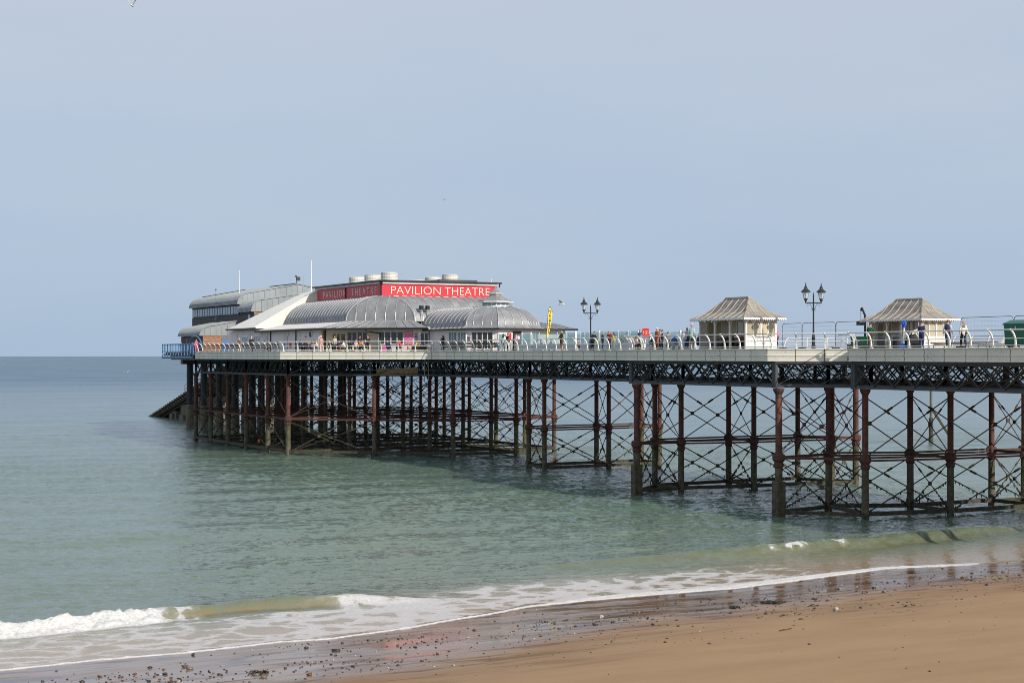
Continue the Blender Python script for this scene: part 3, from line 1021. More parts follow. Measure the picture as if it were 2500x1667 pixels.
WEEDS = []
NECKW = (75.6, 82.5, 89.4)
TREST = ((((74.7, 91.7), (81.8, 90.9), (90.8, 91.4)), ((76.4, 98.0), (82.2, 95.7), (90.8, 96.3))),
         (((75.8, 117.2), (82.5, 116.1), (91.2, 116.5)), ((75.3, 120.6), (83.6, 121.5), (91.2, 121.5))),
         (((77.2, 144.4), (85.0, 145.0), (91.5, 145.6)), ((77.8, 148.9), (86.2, 149.6), (92.0, 150.0))))
for ti, rows_t in enumerate(TREST):
    for row in rows_t:
        for p in row:
            pile(*p)
        for p, q2 in zip(row[:-1], row[1:]):
            brace(p, q2, True, WEEDS)
            strut(p, q2, 4.2, RUSTBEAM, double=True)
            strut(p, q2, 0.35, WEEDBEAM, 0.24, 'low_strut')
    for p, q2 in zip(*rows_t):
        brace(p, q2, False, WEEDS)
        strut(p, q2, 4.2, RUSTBEAM)
        strut(p, q2, 0.35, WEEDBEAM, 0.22, 'low_strut')
    if ti < 2:
        outer = ((70.6, 96.3), (94.2, 96.3)) if ti == 0 else ((71.1, 116.7), (94.0, 116.7))
        for o, col_ in zip(outer, (0, 2)):
            pile(*o, casing=(o[0] < 80), sc=1.1)
            for row in rows_t:
                brace(o, row[col_], False, WEEDS)
                strut(o, row[col_], 4.2, RUSTBEAM)
                strut(o, row[col_], 0.3, WEEDBEAM, 0.22, 'low_strut')
# long girders along the neck
for w in NECKW:
    ts = [60, 92.2, 97.0, 116.6, 121.4, 144.4, 149.3, 167.7]
    for a, b in zip(ts[:-1], ts[1:]):
        lattice((w, a), (w, b))
for w, ws in ((71.3, 75.6), (93.7, 89.4)):
    lattice((w, 97.8), (w, 117.8))
    lattice((w, 97.6), (ws, 93.2), 2.9, big=True)
    lattice((w, 118.0), (ws, 121.6), 2.9, big=True)
for w, ws in ((73.2, 75.6), (91.8, 89.4)):
    lattice((w, 60), (w, 91.0))
    lattice((w, 91.2), (ws, 93.4), 2.6, big=True)
t = 62.0
while t < 166:
    a, b = (71.0, 94.0) if 98 < t < 118 else ((73.0, 92.0) if t < 91 else (74.9, 90.1))
    beam((a, t), (b, t), 11.30, 0.20, 0.34)
    if int(t * 10) % 3 == 0:
        mb = MB()
        for w0, w1 in zip(NECKW[:-1], NECKW[1:]):
            mb.bar((w0, t, 9.3), (w1, t, 11.0), 0.09)
            mb.bar((w1, t, 9.3), (w0, t, 11.0), 0.09)
            mb.bar((w0, t, 9.25), (w1, t, 9.25), 0.12)
        mb.build('sway_frame', IRON, pier)
    t += 2.45

# the head: a field of piles
HEADW = {63.0: (180.7, 188.0, 196.3, 204.0, 211.5, 218.5), 70.7: (173.3, 181.0, 189.0, 197.0, 205.0, 213.0, 221.0),
         78.0: (167.7, 174.2, 182.0, 190.0, 198.0, 206.0, 214.0, 222.0), 86.0: (167.7, 174.2, 182.0, 190.0, 198.0, 206.0, 214.0, 222.0),
         94.0: (173.3, 181.0, 189.0, 197.0, 205.0, 213.0)}
HK = sorted(HEADW)
for i, w in enumerate(HK):
    ts = HEADW[w]
    for t in ts:
        pile(w, t, sc=1.15 if w == 63.0 else 1.0)
    for a, b in zip(ts[:-1], ts[1:]):
        brace((w, a), (w, b), w < 75, WEEDS if w < 80 else None)
        strut((w, a), (w, b), 4.2, RUSTBEAM)
        strut((w, a), (w, b), 0.45, WEEDBEAM, 0.26, 'low_strut')
        lattice((w, a), (w, b), 1.9)
    if i + 1 < len(HK):
        for t in ts:
            o = min(HEADW[HK[i + 1]], key=lambda u: abs(u - t))
            if abs(o - t) < 7.8:
                brace((w, t), (HK[i + 1], o), i < 2, WEEDS if i < 2 else None)
                strut((w, t), (HK[i + 1], o), 4.25, RUSTBEAM, double=True)
                strut((w, t), (HK[i + 1], o), 0.45, WEEDBEAM, 0.26, 'low_strut')
                lattice((w, t), (HK[i + 1], o), 3.6, big=True)
lattice((63.0, 180.7), (70.7, 173.3), 3.5, big=True)
lattice((70.7, 173.3), (78.0, 167.7), 9.0, big=True)
brace((63.0, 180.7), (70.7, 173.3), True, WEEDS)
brace((70.7, 173.3), (78.0, 167.7), True, WEEDS)
for a, b in (((63.0, 180.7), (70.7, 173.3)), ((70.7, 173.3), (78.0, 167.7))):
    strut(a, b, 4.2, RUSTBEAM)
    strut(a, b, 0.5, WEEDBEAM, 0.26, 'low_strut')
t = 168.0
while t < 226:
    a = max(61.4, 239.2 - t)
    beam((a, t), (99.5, t), 11.30, 0.22, 0.36)
    t += 2.7
for w in (64.5, 66.5, 69.0, 73.0, 75.5, 80.5, 83.5, 88.5, 91.0):
    beam((w, max(166, 239.8 - w)), (w, 226), 11.45, 0.20, 0.30, DECKWOOD, 'joist')

# hanging weed on the lower ironwork: too many strands to count
wm = MB()
for (x, y, z) in WEEDS:
    for _ in range(2):
        l = random.uniform(0.04, 0.10) + (random.uniform(0, 0.22) if random.random() < 0.3 else 0)
        dx, dy = random.uniform(-0.07, 0.07), random.uniform(-0.07, 0.07)
        wd_ = random.uniform(0.03, 0.07)
        wm.add([(x + dx - wd_, y + dy, z + 0.03), (x + dx + wd_, y + dy + 0.03, z + 0.03), (x + dx * 1.6 + wd_ * 0.4, y + dy * 1.6, z - l), (x + dx - wd_ * 0.6, y + dy + 0.04, z - l * 0.7)], [(0, 1, 2, 3)])
for (w, t) in PILES:
    if w > 90:
        continue
    for _ in range(14):
        a, z = random.uniform(0, 6.3), random.uniform(0.1, 0.9)
        l = random.uniform(0.1, 0.35)
        x, y = w + 0.36 * math.cos(a), t + 0.36 * math.sin(a)
        wm.add([(x - 0.05, y, z), (x + 0.05, y + 0.03, z), (x + 0.03, y, z - l), (x - 0.04, y + 0.02, z - l * 0.8)], [(0, 1, 2, 3)])
tag(wm.build('hanging_weed', WEED, pier), kind='stuff')

# scaffold slung under the deck at the corner of the head
def scaffold():
    p0, p1 = Vector((69.9, 172.6, 0)), Vector((74.6, 167.9, 0))
    root = empty('scaffold', (72.2, 170.3, 9.4), 0, 'scaffold of poles and plywood slung under the pier deck below the terrace', 'scaffold')
    d = (p1 - p0).normalized()
    s = Vector((-d.y, d.x, 0))
    if s.y > 0:
        s = -s
    for k in range(4):
        for off in (0.0, -1.3):
            p = p0 + d * (2.2 * k) + s * off
            MB().tube((p.x, p.y, 8.2 + 0.5 * (k % 2)), (p.x, p.y, 11.5), 0.04, n=6).build('upright', GALV, root)
    for z, off in ((9.35, 0.05), (9.35, -1.35), (10.8, 0.05), (9.9, 0.05)):
        a, b = p0 + s * off - d * 2.0, p1 + s * off + d * 2.2
        MB().tube((a.x, a.y, z), (b.x, b.y, z), 0.04, n=6).build('ledger', GALV, root)
    for k in range(5):
        c = p0 + d * (0.8 + 1.1 * k) - s * 0.65
        MB().box((c.x, c.y, 9.42), (1.06, 1.2, 0.05), math.atan2(d.y, d.x)).build('board', PLY, root)
    for k in range(3):
        c = p0 + d * (1.1 + 1.7 * k) - s * 1.25
        MB().box((c.x, c.y, 9.75 + 0.05 * k), (1.65, 0.04, 0.62), math.atan2(d.y, d.x)).build('plywood_sheet', PLY, root)
scaffold()

# lost floats and scraps caught in the ironwork
for i, (w, t, z, m, l) in enumerate((
        (62.9, 191.0, 1.2, ORANGE, 'orange float caught on a tie rod under the pier head'),
        (71.0, 178.0, 0.15, ORANGE, 'round orange buoy floating among the piles below the terrace'),
        (82.0, 151.0, 0.55, ORANGE, 'torn orange float hanging between the neck piles'),)):
    mb = MB().lathe([(0.02, -0.22), (0.14, -0.16), (0.20, 0), (0.14, 0.16), (0.05, 0.22), (0.05, 0.28)], 10, (w, t, z))
    tag(mb.build('fishing_float', m, None, True), l, 'float')

# ================================================================== THEATRE
theatre = empty('theatre', (80, 185, DECK), 0, 'white seaside theatre with grey curved zinc roofs and red name boards', 'theatre')
TC = 80.0                                   # centre line
CW, CT = 72.6, 175.7                        # near front corner of the upper block
FWD, TEND = 2 * TC - CW, 197.0              # far wall, rear of upper block
ZS0, ZS1, ZROOF = 18.48, 19.82, 20.18       # sign bottom/top, roof edge
A1, A2 = (68.7, 177.0), (74.75, 170.95)     # corner chamfer at the foot of the vault
VZ0, VZ1 = 15.45, 18.46
NSEG = 9

def hfrac(k):
    return 1 - math.cos(math.pi / 2 * k / NSEG)
def zfrac(k):
    return VZ0 + (VZ1 - VZ0) * math.sin(math.pi / 2 * k / NSEG)

def rib_path(mb, pts, w=0.07, h=0.10):
    for a, b in zip(pts[:-1], pts[1:]):
        if (Vector(a) - Vector(b)).length > 0.02:
            mb.bar(a, b, w, h)

def vault_panel(curve_a, curve_b, rib=True):
    mb = MB()
    mb.sheet([curve_a, curve_b])
    p = mb.build('roof_panel', ZINC, theatre, False)
    p.data.polygons.foreach_set('use_smooth', [True] * len(p.data.polygons))
    if rib:
        rb = MB()
        rib_path(rb, curve_a)
        rb.build('seam', SEAM, p)

def mirror(c):
    return [(2 * TC - x, y, z) for x, y, z in c]

# side vaults
for far in (False, True):
    ts = [A1[1] - 2.2 + 0.98 * k for k in range(26)]
    ts = [t for t in ts if t < 199.8] + [200.0]
    def side_curve(t):
        out = []
        for k in range(NSEG + 1):
            h = hfrac(k)
            tm = A1[1] + (CT - A1[1]) * h
            out.append((A1[0] + (CW - A1[0]) * h, max(t, tm), zfrac(k)))
        return out
    for a, b in zip(ts[:-1], ts[1:]):
        if b < CT:
            continue
        ca, cb = side_curve(a), side_curve(b)
        if far:
            ca, cb = mirror(ca), mirror(cb)
        vault_panel(ca, cb)
# front vault
def front_curve(w):
    out = []
    for k in range(NSEG + 1):
        h = hfrac(k)
        lo = A2[0] + (CW - A2[0]) * h
        hi = 2 * TC - lo
        out.append((min(max(w, lo), hi), A2[1] + (CT - A2[1]) * h, zfrac(k)))
    return out
ws = np.linspace(CW, FWD, 15)
for a, b in zip(ws[:-1], ws[1:]):
    vault_panel(front_curve(a), front_curve(b))
# corner vaults
e0 = Vector((A1[0], A1[1], 0))
ed = (Vector((A2[0], A2[1], 0)) - e0)
EL = ed.length
ed.normalize()
ein = Vector((-ed.y, ed.x, 0))
if ein.x < 0:
    ein = -ein
cc = Vector((CW, CT, 0)) - e0
eC, nC = cc.dot(ed), cc.dot(ein)
def corner_curve(e):
    out = []
    for k in range(NSEG + 1):
        h = hfrac(k)
        lo, hi = eC * h, EL + (eC - EL) * h
        x = min(max(e, lo), hi)
        p = e0 + ed * x + ein * (nC * h)
        out.append((p.x, p.y, zfrac(k)))
    return out
es = np.linspace(0, EL, 8)
for a, b in zip(es[:-1], es[1:]):
    ca, cb = corner_curve(a), corner_curve(b)
    vault_panel(ca, cb)
    vault_panel(mirror(ca), mirror(cb))
for c in (corner_curve(0), corner_curve(EL)):
    for cv in (c, mirror(c)):
        rb = MB()
        rib_path(rb, cv, 0.12, 0.12)
        rb.build('hip_roll', SEAM, theatre)

# skirt roof between the vault and the gutter
EAVE_Z = 14.66
K1, K2 = (65.3, 177.6), (75.0, 167.9)       # corners of the gutter line
def skirt(foot_a, foot_b, eave_a, eave_b, n, z_foot=VZ0 + 0.02, z_eave=EAVE_Z):
    for k in range(n):
        u, v = k / n, (k + 1) / n
        L2 = lambda p, q, s: (p[0] + (q[0] - p[0]) * s, p[1] + (q[1] - p[1]) * s)
        fa, fb_, ea, eb = L2(foot_a, foot_b, u), L2(foot_a, foot_b, v), L2(eave_a, eave_b, u), L2(eave_a, eave_b, v)
        p = MB().add([(*fa, z_foot), (*fb_, z_foot), (*eb, z_eave), (*ea, z_eave)], [(0, 1, 2, 3)]).build('skirt_panel', ZINC, theatre)
        MB().bar((*fa, z_foot + 0.03), (*ea, z_eave + 0.03), 0.06, 0.08).build('seam', SEAM, p)
skirt((A1[0] + 0.05, 200.0), (A1[0] + 0.05, A1[1]), (K1[0], 200.0), K1, 24)
skirt(A1, A2, K1, K2, 11)
MB().bar((*A1, VZ0 + 0.04), (*A2, VZ0 + 0.04), 0.10, 0.12).build('ridge_roll', SEAM, theatre)
MB().bar((A1[0], 200.0, VZ0 + 0.04), (*A1, VZ0 + 0.04), 0.10, 0.12).build('ridge_roll', SEAM, theatre)
# gutters
def gutter(a, b, z, r=0.11):
    MB().tube((*a, z), (*b, z), r, n=8).build('gutter', GUTTER, theatre)
gutter((K1[0] - 0.05, 200.0), (K1[0] - 0.05, K1[1]), EAVE_Z - 0.06)
gutter(K1, (K2[0], K2[1]), EAVE_Z - 0.06)

def pipe(pts, r=0.055):
    MB().path(pts, r, 6).build('downpipe', GUTTER, theatre)

# lower walls
def wall_strip(name, a, b, z0, z1, mat, thick=0.25, inward=(0, 0)):
    a, b = Vector((*a, 0)), Vector((*b, 0))
    d = b - a
    c = (a + b) / 2 + Vector((*inward, 0)) * thick / 2
    return MB().box((c.x, c.y, (z0 + z1) / 2), (d.length, thick, z1 - z0), math.atan2(d.y, d.x)).build(name, mat, theatre)
W0 = 65.85
wall_strip('side_wall', (W0, 178.0), (W0, 213.0), DECK - 0.02, EAVE_Z + 0.1, WHITE, 0.25, (1, 0))
q = 0.7071
D1, D2, D3 = (67.2, 178.3), (72.75, 172.75), (75.6, 168.2)
recess0 = (K1[0] + 1.9, K1[1] + 0.05)
# deep porch part, then the part of the wall that stands forward
pa, pb = Vector((W0 + 0.95, 178.45)), Vector((71.65, 173.75))
wall_strip('porch_wall', (W0, 178.05), (pa.x, pa.y + 0.6), DECK - 0.02, EAVE_Z, CREAM, 0.2, (0, 1))
wall_strip('terrace_wall', tuple(pa), tuple(pb), DECK - 0.02, EAVE_Z, CREAM, 0.2, (q, q))
fa, fb2 = Vector((71.15, 173.15)), Vector((75.95, 168.35))
wall_strip('return_wall', (fa.x, fa.y), (pb.x + 0.1, pb.y - 0.1), DECK - 0.02, EAVE_Z, WHITE, 0.2, (q, -q))
wall_strip('front_wall', tuple(fa), tuple(fb2), DECK - 0.02, EAVE_Z, WHITE, 0.2, (q, q))
MB().prism([(65.4, 178.0), (65.4, 199.9), (86, 199.9), (90, 178), (85.2, 168.3), (75.2, 168.3)], EAVE_Z - 0.02, EAVE_Z + 0.10).build('soffit', TRIM, theatre)

def opening(name, line_a, line_b, px0, px1, z0, z1, panes, mat=GLASS, frame=TRIM, proud=0.03, fr=0.09, parent=None):
    """framed window or glazed door on the wall line, its panes sub-parts"""
    a, b = Vector(line_a), Vector(line_b)
    d = (b - a).normalized()
    u0, u1 = on_line(px0, a, d), on_line(px1, a, d)
    if u0 > u1:
        u0, u1 = u1, u0
    out = Vector((-d.y, d.x))
    if out.dot(-a) < 0:
        out = -out
    ang = math.atan2(d.y, d.x)
    W = u1 - u0
    mb = MB()
    def put(m, ua, ub, za, zb, off, th):
        c = a + d * ((ua + ub) / 2) + out * off
        m.box((c.x, c.y, (za + zb) / 2), (ub - ua, th, zb - za), ang)
    put(mb, u0, u1, z1 - fr, z1, proud, 0.12)
    put(mb, u0, u1, z0, z0 + fr, proud, 0.12)
    n = panes
    for k in range(n + 1):
        c = u0 + W * k / n
        put(mb, max(u0, c - fr / 2), min(u1, c + fr / 2), z0 + fr, z1 - fr, proud, 0.12)
    f = mb.build(name, frame, parent or theatre)
    for k in range(n):
        g = MB()
        put(g, u0 + W * k / n + fr / 2, u0 + W * (k + 1) / n - fr / 2, z0 + fr, z1 - fr, proud - 0.005, 0.06)
        g.build('pane', mat, f)
    return f

def flat(name, line_a, line_b, px0, px1, z0, z1, mat, off=0.06, th=0.04, parent=None):
    a, b = Vector(line_a), Vector(line_b)
    d = (b - a).normalized()
    u0, u1 = sorted((on_line(px0, a, d), on_line(px1, a, d)))
    out = Vector((-d.y, d.x))
    if out.dot(-a) < 0:
        out = -out
    c = a + d * ((u0 + u1) / 2) + out * off
    return MB().box((c.x, c.y, (z0 + z1) / 2), (u1 - u0, th, z1 - z0), math.atan2(d.y, d.x)).build(name, mat, parent or theatre)

PL, FL = (tuple(pa), tuple(pb)), (tuple(fa), tuple(fb2))
opening('glazed_door', *PL, 812, 831, DECK + 0.05, DECK + 2.1, 2, M('olive_glass', (0.10, 0.085, 0.04), 0.1, spec=0.8))
opening('glazed_door', *PL, 833, 844, DECK + 0.05, DECK + 2.1, 1, M('olive_glass', (0.10, 0.085, 0.04), 0.1, spec=0.8))
opening('window', *PL, 848, 872, DECK + 0.6, DECK + 2.3, 2)
opening('window', *PL, 873, 897, DECK + 0.6, DECK + 2.3, 2)
opening('window', *FL, 925, 985, DECK + 0.75, DECK + 2.28, 4)
po = flat('poster', *FL, 988, 1008, DECK + 0.75, DECK + 2.3, PINK)
flat('poster_band', *FL, 989, 1007, DECK + 2.02, DECK + 2.2, M('poster_gold', (0.75, 0.50, 0.16), 0.5), 0.085, 0.01, po)
flat('poster_figure', *FL, 993, 1003, DECK + 0.85, DECK + 1.15, M('poster_mix', (0.5, 0.35, 0.2), 0.5, var=0.9, scale=9), 0.085, 0.01, po)
flat('notice', *FL, 1013, 1019, DECK + 1.25, DECK + 1.75, M('notice_print', (0.16, 0.10, 0.20), 0.5, var=0.9, scale=12))
flat('notice', *FL, 1013, 1019.5, DECK + 1.85, DECK + 1.98, REDPLASTIC)
flat('menu_board', *FL, 936, 957, DECK + 0.02, DECK + 0.66, PINK, 0.5)
opening('glazed_door', *FL, 1027, 1046, DECK + 0.05, DECK + 2.15, 2)
flat('doorway', *FL, 1049, 1070, DECK + 0.0, DECK + 2.3, DARK, 0.03, 0.10)
opening('open_door', *FL, 1070.5, 1084, DECK + 0.05, DECK + 2.25, 1, PALEGLASS, proud=0.12)
# details of the shaded side wall
SL = ((W0, 178.0), (W0, 213.0))
opening('window', *SL, 592, 605, DECK + 0.85, DECK + 2.0, 3, PALEGLASS)
opening('window', *SL, 622, 635, DECK + 0.85, DECK + 2.0, 3, PALEGLASS)
flat('window_sill', *SL, 591, 606, DECK + 0.74, DECK + 0.84, TRIM, 0.1, 0.2)
flat('window_sill', *SL, 621, 636, DECK + 0.74, DECK + 0.84, TRIM, 0.1, 0.2)
flat('side_door', *SL, 644, 653, DECK, DECK + 2.1, M('pale_door', (0.58, 0.57, 0.60), 0.5))
flat('door_notice', *SL, 647, 650, DECK + 0.9, DECK + 1.4, M('blue_notice', (0.05, 0.10, 0.35), 0.5), 0.09, 0.02)
flat('double_door', *SL, 693, 703, DECK, DECK + 2.2, M('pale_door', (0.58, 0.57, 0.60), 0.5))
flat('notice', *SL, 695, 698, DECK + 0.75, DECK + 0.95, M('blue_notice', (0.05, 0.10, 0.35), 0.5), 0.09, 0.02)
flat('alarm_box', *SL, 707.5, 711.5, DECK + 0.55, DECK + 1.05, REDPLASTIC, 0.09, 0.08)
flat('vent_grille', *SL, 757, 760.5, DECK + 1.7, DECK + 2.25, BLACK, 0.08, 0.06)
flat('fire_call_point', *SL, 746, 748.5, DECK + 1.65, DECK + 1.8, REDPLASTIC, 0.08, 0.05)
for px in (705, 733, 763, 579, 612, 639, 654):
    u = at(px, W0)
    MB().lathe([(0.02, -0.25), (0.11, -0.18), (0.12, 0.12), (0.03, 0.25)], 8, (W0 - 0.08, u, DECK + 2.1)).build('wall_lamp', TRIM, theatre)
for px in (724, 662):
    u = at(px, W0)
    pipe([(W0 - 0.1, u, EAVE_Z - 0.1), (W0 - 0.1, u, DECK)], 0.07)
c = Vector(K1) + (Vector(K2) - Vector(K1)).normalized() * on_line(892, K1, (Vector(K2) - Vector(K1)).normalized())
pipe([(c.x, c.y, EAVE_Z - 0.1), (c.x + 0.1, c.y, EAVE_Z - 0.35), (fa.x + 0.15, fa.y - 0.25, EAVE_Z - 0.6), (fa.x + 0.15, fa.y - 0.25, DECK)], 0.07)

# upper block with the two name boards
MB().box((TC, (CT + TEND) / 2 + 0.1, (VZ0 + ZROOF) / 2), (FWD - CW - 0.2, TEND - CT - 0.2, ZROOF - VZ0)).build('upper_block', WHITE, theatre)
def roof_upper():
    mb = MB()
    o = 0.45
    x0, x1, y0, y1 = CW - o, FWD + o, CT - o, TEND + o
    zc = 20.55
    mb.add([(x0, y0, ZROOF + 0.08), (x1, y0, ZROOF + 0.08), (x1, y1, ZROOF + 0.08), (x0, y1, ZROOF + 0.08), (TC, y0 + 7, zc), (TC, y1 - 5, zc),
            (x0, y0, ZROOF - 0.02), (x1, y0, ZROOF - 0.02), (x1, y1, ZROOF - 0.02), (x0, y1, ZROOF - 0.02)],
           [(0, 1, 4), (1, 2, 5, 4), (2, 3, 5), (3, 0, 4, 5), (0, 6, 7, 1), (1, 7, 8, 2), (2, 8, 9, 3), (3, 9, 6, 0), (9, 8, 7, 6)])
    mb.build('roof', DARKROOF, theatre)
roof_upper()
for a, b in (((CW - 0.5, CT - 0.5), (FWD + 0.5, CT - 0.5)), ((CW - 0.5, CT - 0.5), (CW - 0.5, TEND + 0.4))):
    gutter(a, b, ZROOF + 0.02, 0.10)
# dentil band under the eaves
db = MB()
db.box((TC, CT - 0.18, ZS1 + 0.19), (FWD - CW, 0.3, 0.3))
db.box((CW - 0.18, (CT + TEND) / 2, ZS1 + 0.19), (0.3, TEND - CT, 0.3))
band = db.build('eaves_band', M('eaves_pinkish', (0.58, 0.54, 0.54), 0.6), theatre)
for k in range(60):
    y = CT + 0.2 + (TEND - CT - 0.3) * k / 59
    MB().box((CW - 0.36, y, ZS1 + 0.12), (0.08, 0.16, 0.10)).build('dentil', TRIM, band)

def split_letters(me, d):
    """one mesh per letter: faces grouped by where they stand along the board"""
    co = [v.co.copy() for v in me.vertices]
    par = list(range(len(co)))
    def find(i):
        while par[i] != i:
            par[i] = par[par[i]]
            i = par[i]
        return i
    for p in me.polygons:
        a = find(p.vertices[0])
        for v in p.vertices[1:]:
            par[find(v)] = a
    span = {}
    for i, c in enumerate(co):
        r, u = find(i), c.x * d.x + c.y * d.y
        lo, hi = span.get(r, (1e9, -1e9))
        span[r] = (min(lo, u), max(hi, u))
    groups = []
    for r, (lo, hi) in sorted(span.items(), key=lambda kv: kv[1][0]):
        if groups and lo < groups[-1][1] - 0.02:
            groups[-1][1] = max(groups[-1][1], hi)
            groups[-1][2].add(r)
        else:
            groups.append([lo, hi, {r}])
    out = []
    for lo, hi, rs in groups:
        idx, fs = {}, []
        for p in me.polygons:
            if find(p.vertices[0]) in rs:
                fs.append([idx.setdefault(v, len(idx)) for v in p.vertices])
        lm = bpy.data.meshes.new('letter')
        lm.from_pydata([co[v] for v in idx], [], fs)
        lm.materials.append(LETTER)
        out.append(lm)
    return out

def name_board(a, b, zlo, zhi, normal, text_size, segments, name='name_board'):
    a, b = Vector((*a, 0)), Vector((*b, 0))
    d = (b - a).normalized()
    L = (b - a).length
    n = Vector((*normal, 0))
    ang = math.atan2(d.y, d.x)
    c = (a + b) / 2 + n * 0.08
    bd = MB().box((c.x, c.y, (zlo + zhi) / 2), (L, 0.12, zhi - zlo), ang).build(name, RED, theatre)
    for z, h in ((zhi + 0.03, 0.08), (zlo - 0.05, 0.10)):
        cc_ = c + n * 0.03
        MB().box((cc_.x, cc_.y, z), (L, 0.2, h), ang).build('board_trim', RED if z > zlo + 0.5 else TRIM, bd)
    for body, s0, s1 in segments:
        me, mn, mxx = text_mesh(body, 1.0, 0.02)
        me.name = 'lettering'
        sx_ = (s1 - s0) * L / (mxx[0] - mn[0])
        h = text_size * (zhi - zlo)
        sz = h / (mxx[1] - mn[1])
        zc_ = zlo + (zhi - zlo - h) / 2
        M4 = Matrix.Translation(a + d * (s0 * L) + n * 0.16 + Vector((0, 0, zc_))) @ Matrix((
            (d.x * sx_, 0, n.x, 0), (d.y * sx_, 0, n.y, 0), (0, sz, 0, 0), (0, 0, 0, 1))) @ Matrix.Translation((-mn[0], -mn[1], 0))
        me.transform(M4)
        me.materials.clear()
        me.materials.append(LETTER)
        for lm in split_letters(me, d):
            link('letter', lm, bd)
name_board((CW, CT), (FWD, CT), ZS0, ZS1, (0, -1), 0.66, (('PAVILION', 0.075, 0.50), ('THEATRE', 0.537, 0.935)))
name_board((CW, TEND - 0.3), (CW, CT), ZS0, ZS1, (-1, 0), 0.62, (('P A V I L I O N', 0.11, 0.475), ('T H E A T R E', 0.565, 0.945)))
pipe([(CW - 0.5, at(847, CW), ZROOF), (CW - 0.2, at(847, CW), ZROOF - 0.3), (CW - 0.2, at(847, CW), ZS0)], 0.07)
pipe([(CW - 0.25, CT - 0.25, ZROOF), (CW - 0.25, CT - 0.25, ZS0)], 0.08)
pipe([(FWD + 0.3, CT - 0.4, ZROOF), (FWD + 0.3, CT - 0.2, ZROOF - 0.5)], 0.08)

# roof ventilators: ribbed white drums
def vent_mesh(r, h):
    prof = []
    n = 7
    for k in range(n):
        prof += [(r, h * k / n), (r, h * (k + 0.72) / n), (r - 0.05, h * (k + 0.76) / n), (r - 0.05, h * (k + 0.97) / n)]
    prof += [(r, h), (r * 0.9, h + 0.05)]
    return MB().lathe(prof, 20).mesh('ventilator', VENT)
VM = vent_mesh(1.02, 1.15)
for px, w, z in ((872, 75.6, 20.15), (910, 75.6, 20.2), (951, 75.6, 20.25), (1018, 84.6, 20.05), (1057, 84.6, 20.2), (1099, 84.6, 20.3)):
    link('ventilator', VM, theatre, False, (w, at(px, w), z))
MB().lathe([(1.9, 0), (1.9, 0.22), (1.4, 0.26), (1.2, 0.42), (0.8, 0.56), (0.1, 0.62)], 16, (86.0, at(1128, 86.0), 20.15)).build('roof_dome', M('dome_perspex', (0.05, 0.08, 0.11), 0.12), theatre, True)
MB().prism([(x, y) for x, y in ((81, 178), (86, 178), (87, 186), (81, 188))], 20.2, 20.62).build('roof_plant', DARKROOF, theatre)
MB().tube((86.9, CT + 0.3, ZROOF), (86.9, CT + 0.3, ZROOF + 0.55), 0.03).build('roof_post', TRIM, theatre)
# floodlights on the front slope
for px in (1027, 1042):
    w = cross_at(px, 171.0)
    f = MB().box((w, 170.8, 17.0), (0.42, 0.3, 0.45), 0.3).build('floodlight', BLACK, theatre)
    MB().tube((w, 171.0, 15.4), (w, 171.0, 16.9), 0.035, n=6).build('floodlight_pole', GALV, f)
    MB().tube((w + 0.25, 171.2, 15.4), (w, 171.0, 16.6), 0.02, n=6).build('stay', GALV, f)

# foyer: eight-sided front with a bell roof and a lantern
OC, OA = (80.0, 161.0), 5.0
def octo(a, z, back=None):
    """half-round front of an octagon of apothem a, running back to the theatre"""
    k = math.tan(math.pi / 8) * a
    bk = 171.2 if back is None else back
    return [(OC[0] - a, bk, z), (OC[0] - a, OC[1] - k, z), (OC[0] - k, OC[1] - a, z), (OC[0] + k, OC[1] - a, z), (OC[0] + a, OC[1] - k, z), (OC[0] + a, bk, z)]
OPROF = [(5.0, 14.46), (4.62, 14.62), (4.42, 14.82)] + [(1.25 + (4.42 - 1.25) * math.cos(R(90) * k / 8), 14.82 + (16.86 - 14.82) * math.sin(R(90) * k / 8)) for k in range(1, 9)]
rings = [octo(a, z) for a, z in OPROF]
for e in range(5):
    p, q_ = rings[0][e], rings[0][e + 1]
    L = math.dist(p, q_)
    n = {0: 11, 1: 4, 2: 4, 3: 4, 4: 11}[e]
    for k in range(n):
        # seams run straight up each face; stop them at the hips
        dvec = Vector((q_[0] - p[0], q_[1] - p[1], 0)).normalized()
        def col(u):
            out = []
            for r_ in rings:
                a_, b_ = Vector(r_[e]), Vector(r_[e + 1])
                base = Vector(p)
                ua, ub = (a_ - base).dot(dvec), (b_ - base).dot(dvec)
                x = min(max(u, ua), ub)
                s = (x - ua) / max(1e-6, ub - ua)
                out.append(tuple(a_ + (b_ - a_) * s))
            return out
        ca, cb = col(L * k / n), col(L * (k + 1) / n)
        o = MB().sheet([ca, cb]).build('dome_panel', ZINC, theatre)
        o.data.polygons.foreach_set('use_smooth', [True] * len(o.data.polygons))
        rb = MB()
        rib_path(rb, ca, 0.06, 0.10)
        rb.build('seam', SEAM, o)
for e in range(1, 5):
    rb = MB()
    rib_path(rb, [r_[e] for r_ in rings], 0.11, 0.12)
    rb.build('hip_roll', SEAM, theatre)
MB().prism([(x, y) for x, y, z in octo(4.9, 0)], 14.34, 14.44).build('foyer_soffit', TRIM, theatre)
for e in range(5):
    a_, b_ = octo(5.03, 0)[e], octo(5.03, 0)[e + 1]
    gutter(a_[:2], b_[:2], 14.40, 0.10)
WALLO = octo(4.45, 0)
for e in range(5):
    a_, b_ = WALLO[e][:2], WALLO[e + 1][:2]
    n_ = Vector((OC[0] - (a_[0] + b_[0]) / 2, OC[1] - (a_[1] + b_[1]) / 2 if e not in (0, 4) else 0)).normalized()
    wall_strip('foyer_wall', a_, b_, DECK - 0.02, 14.40, WHITE, 0.22, tuple(n_))
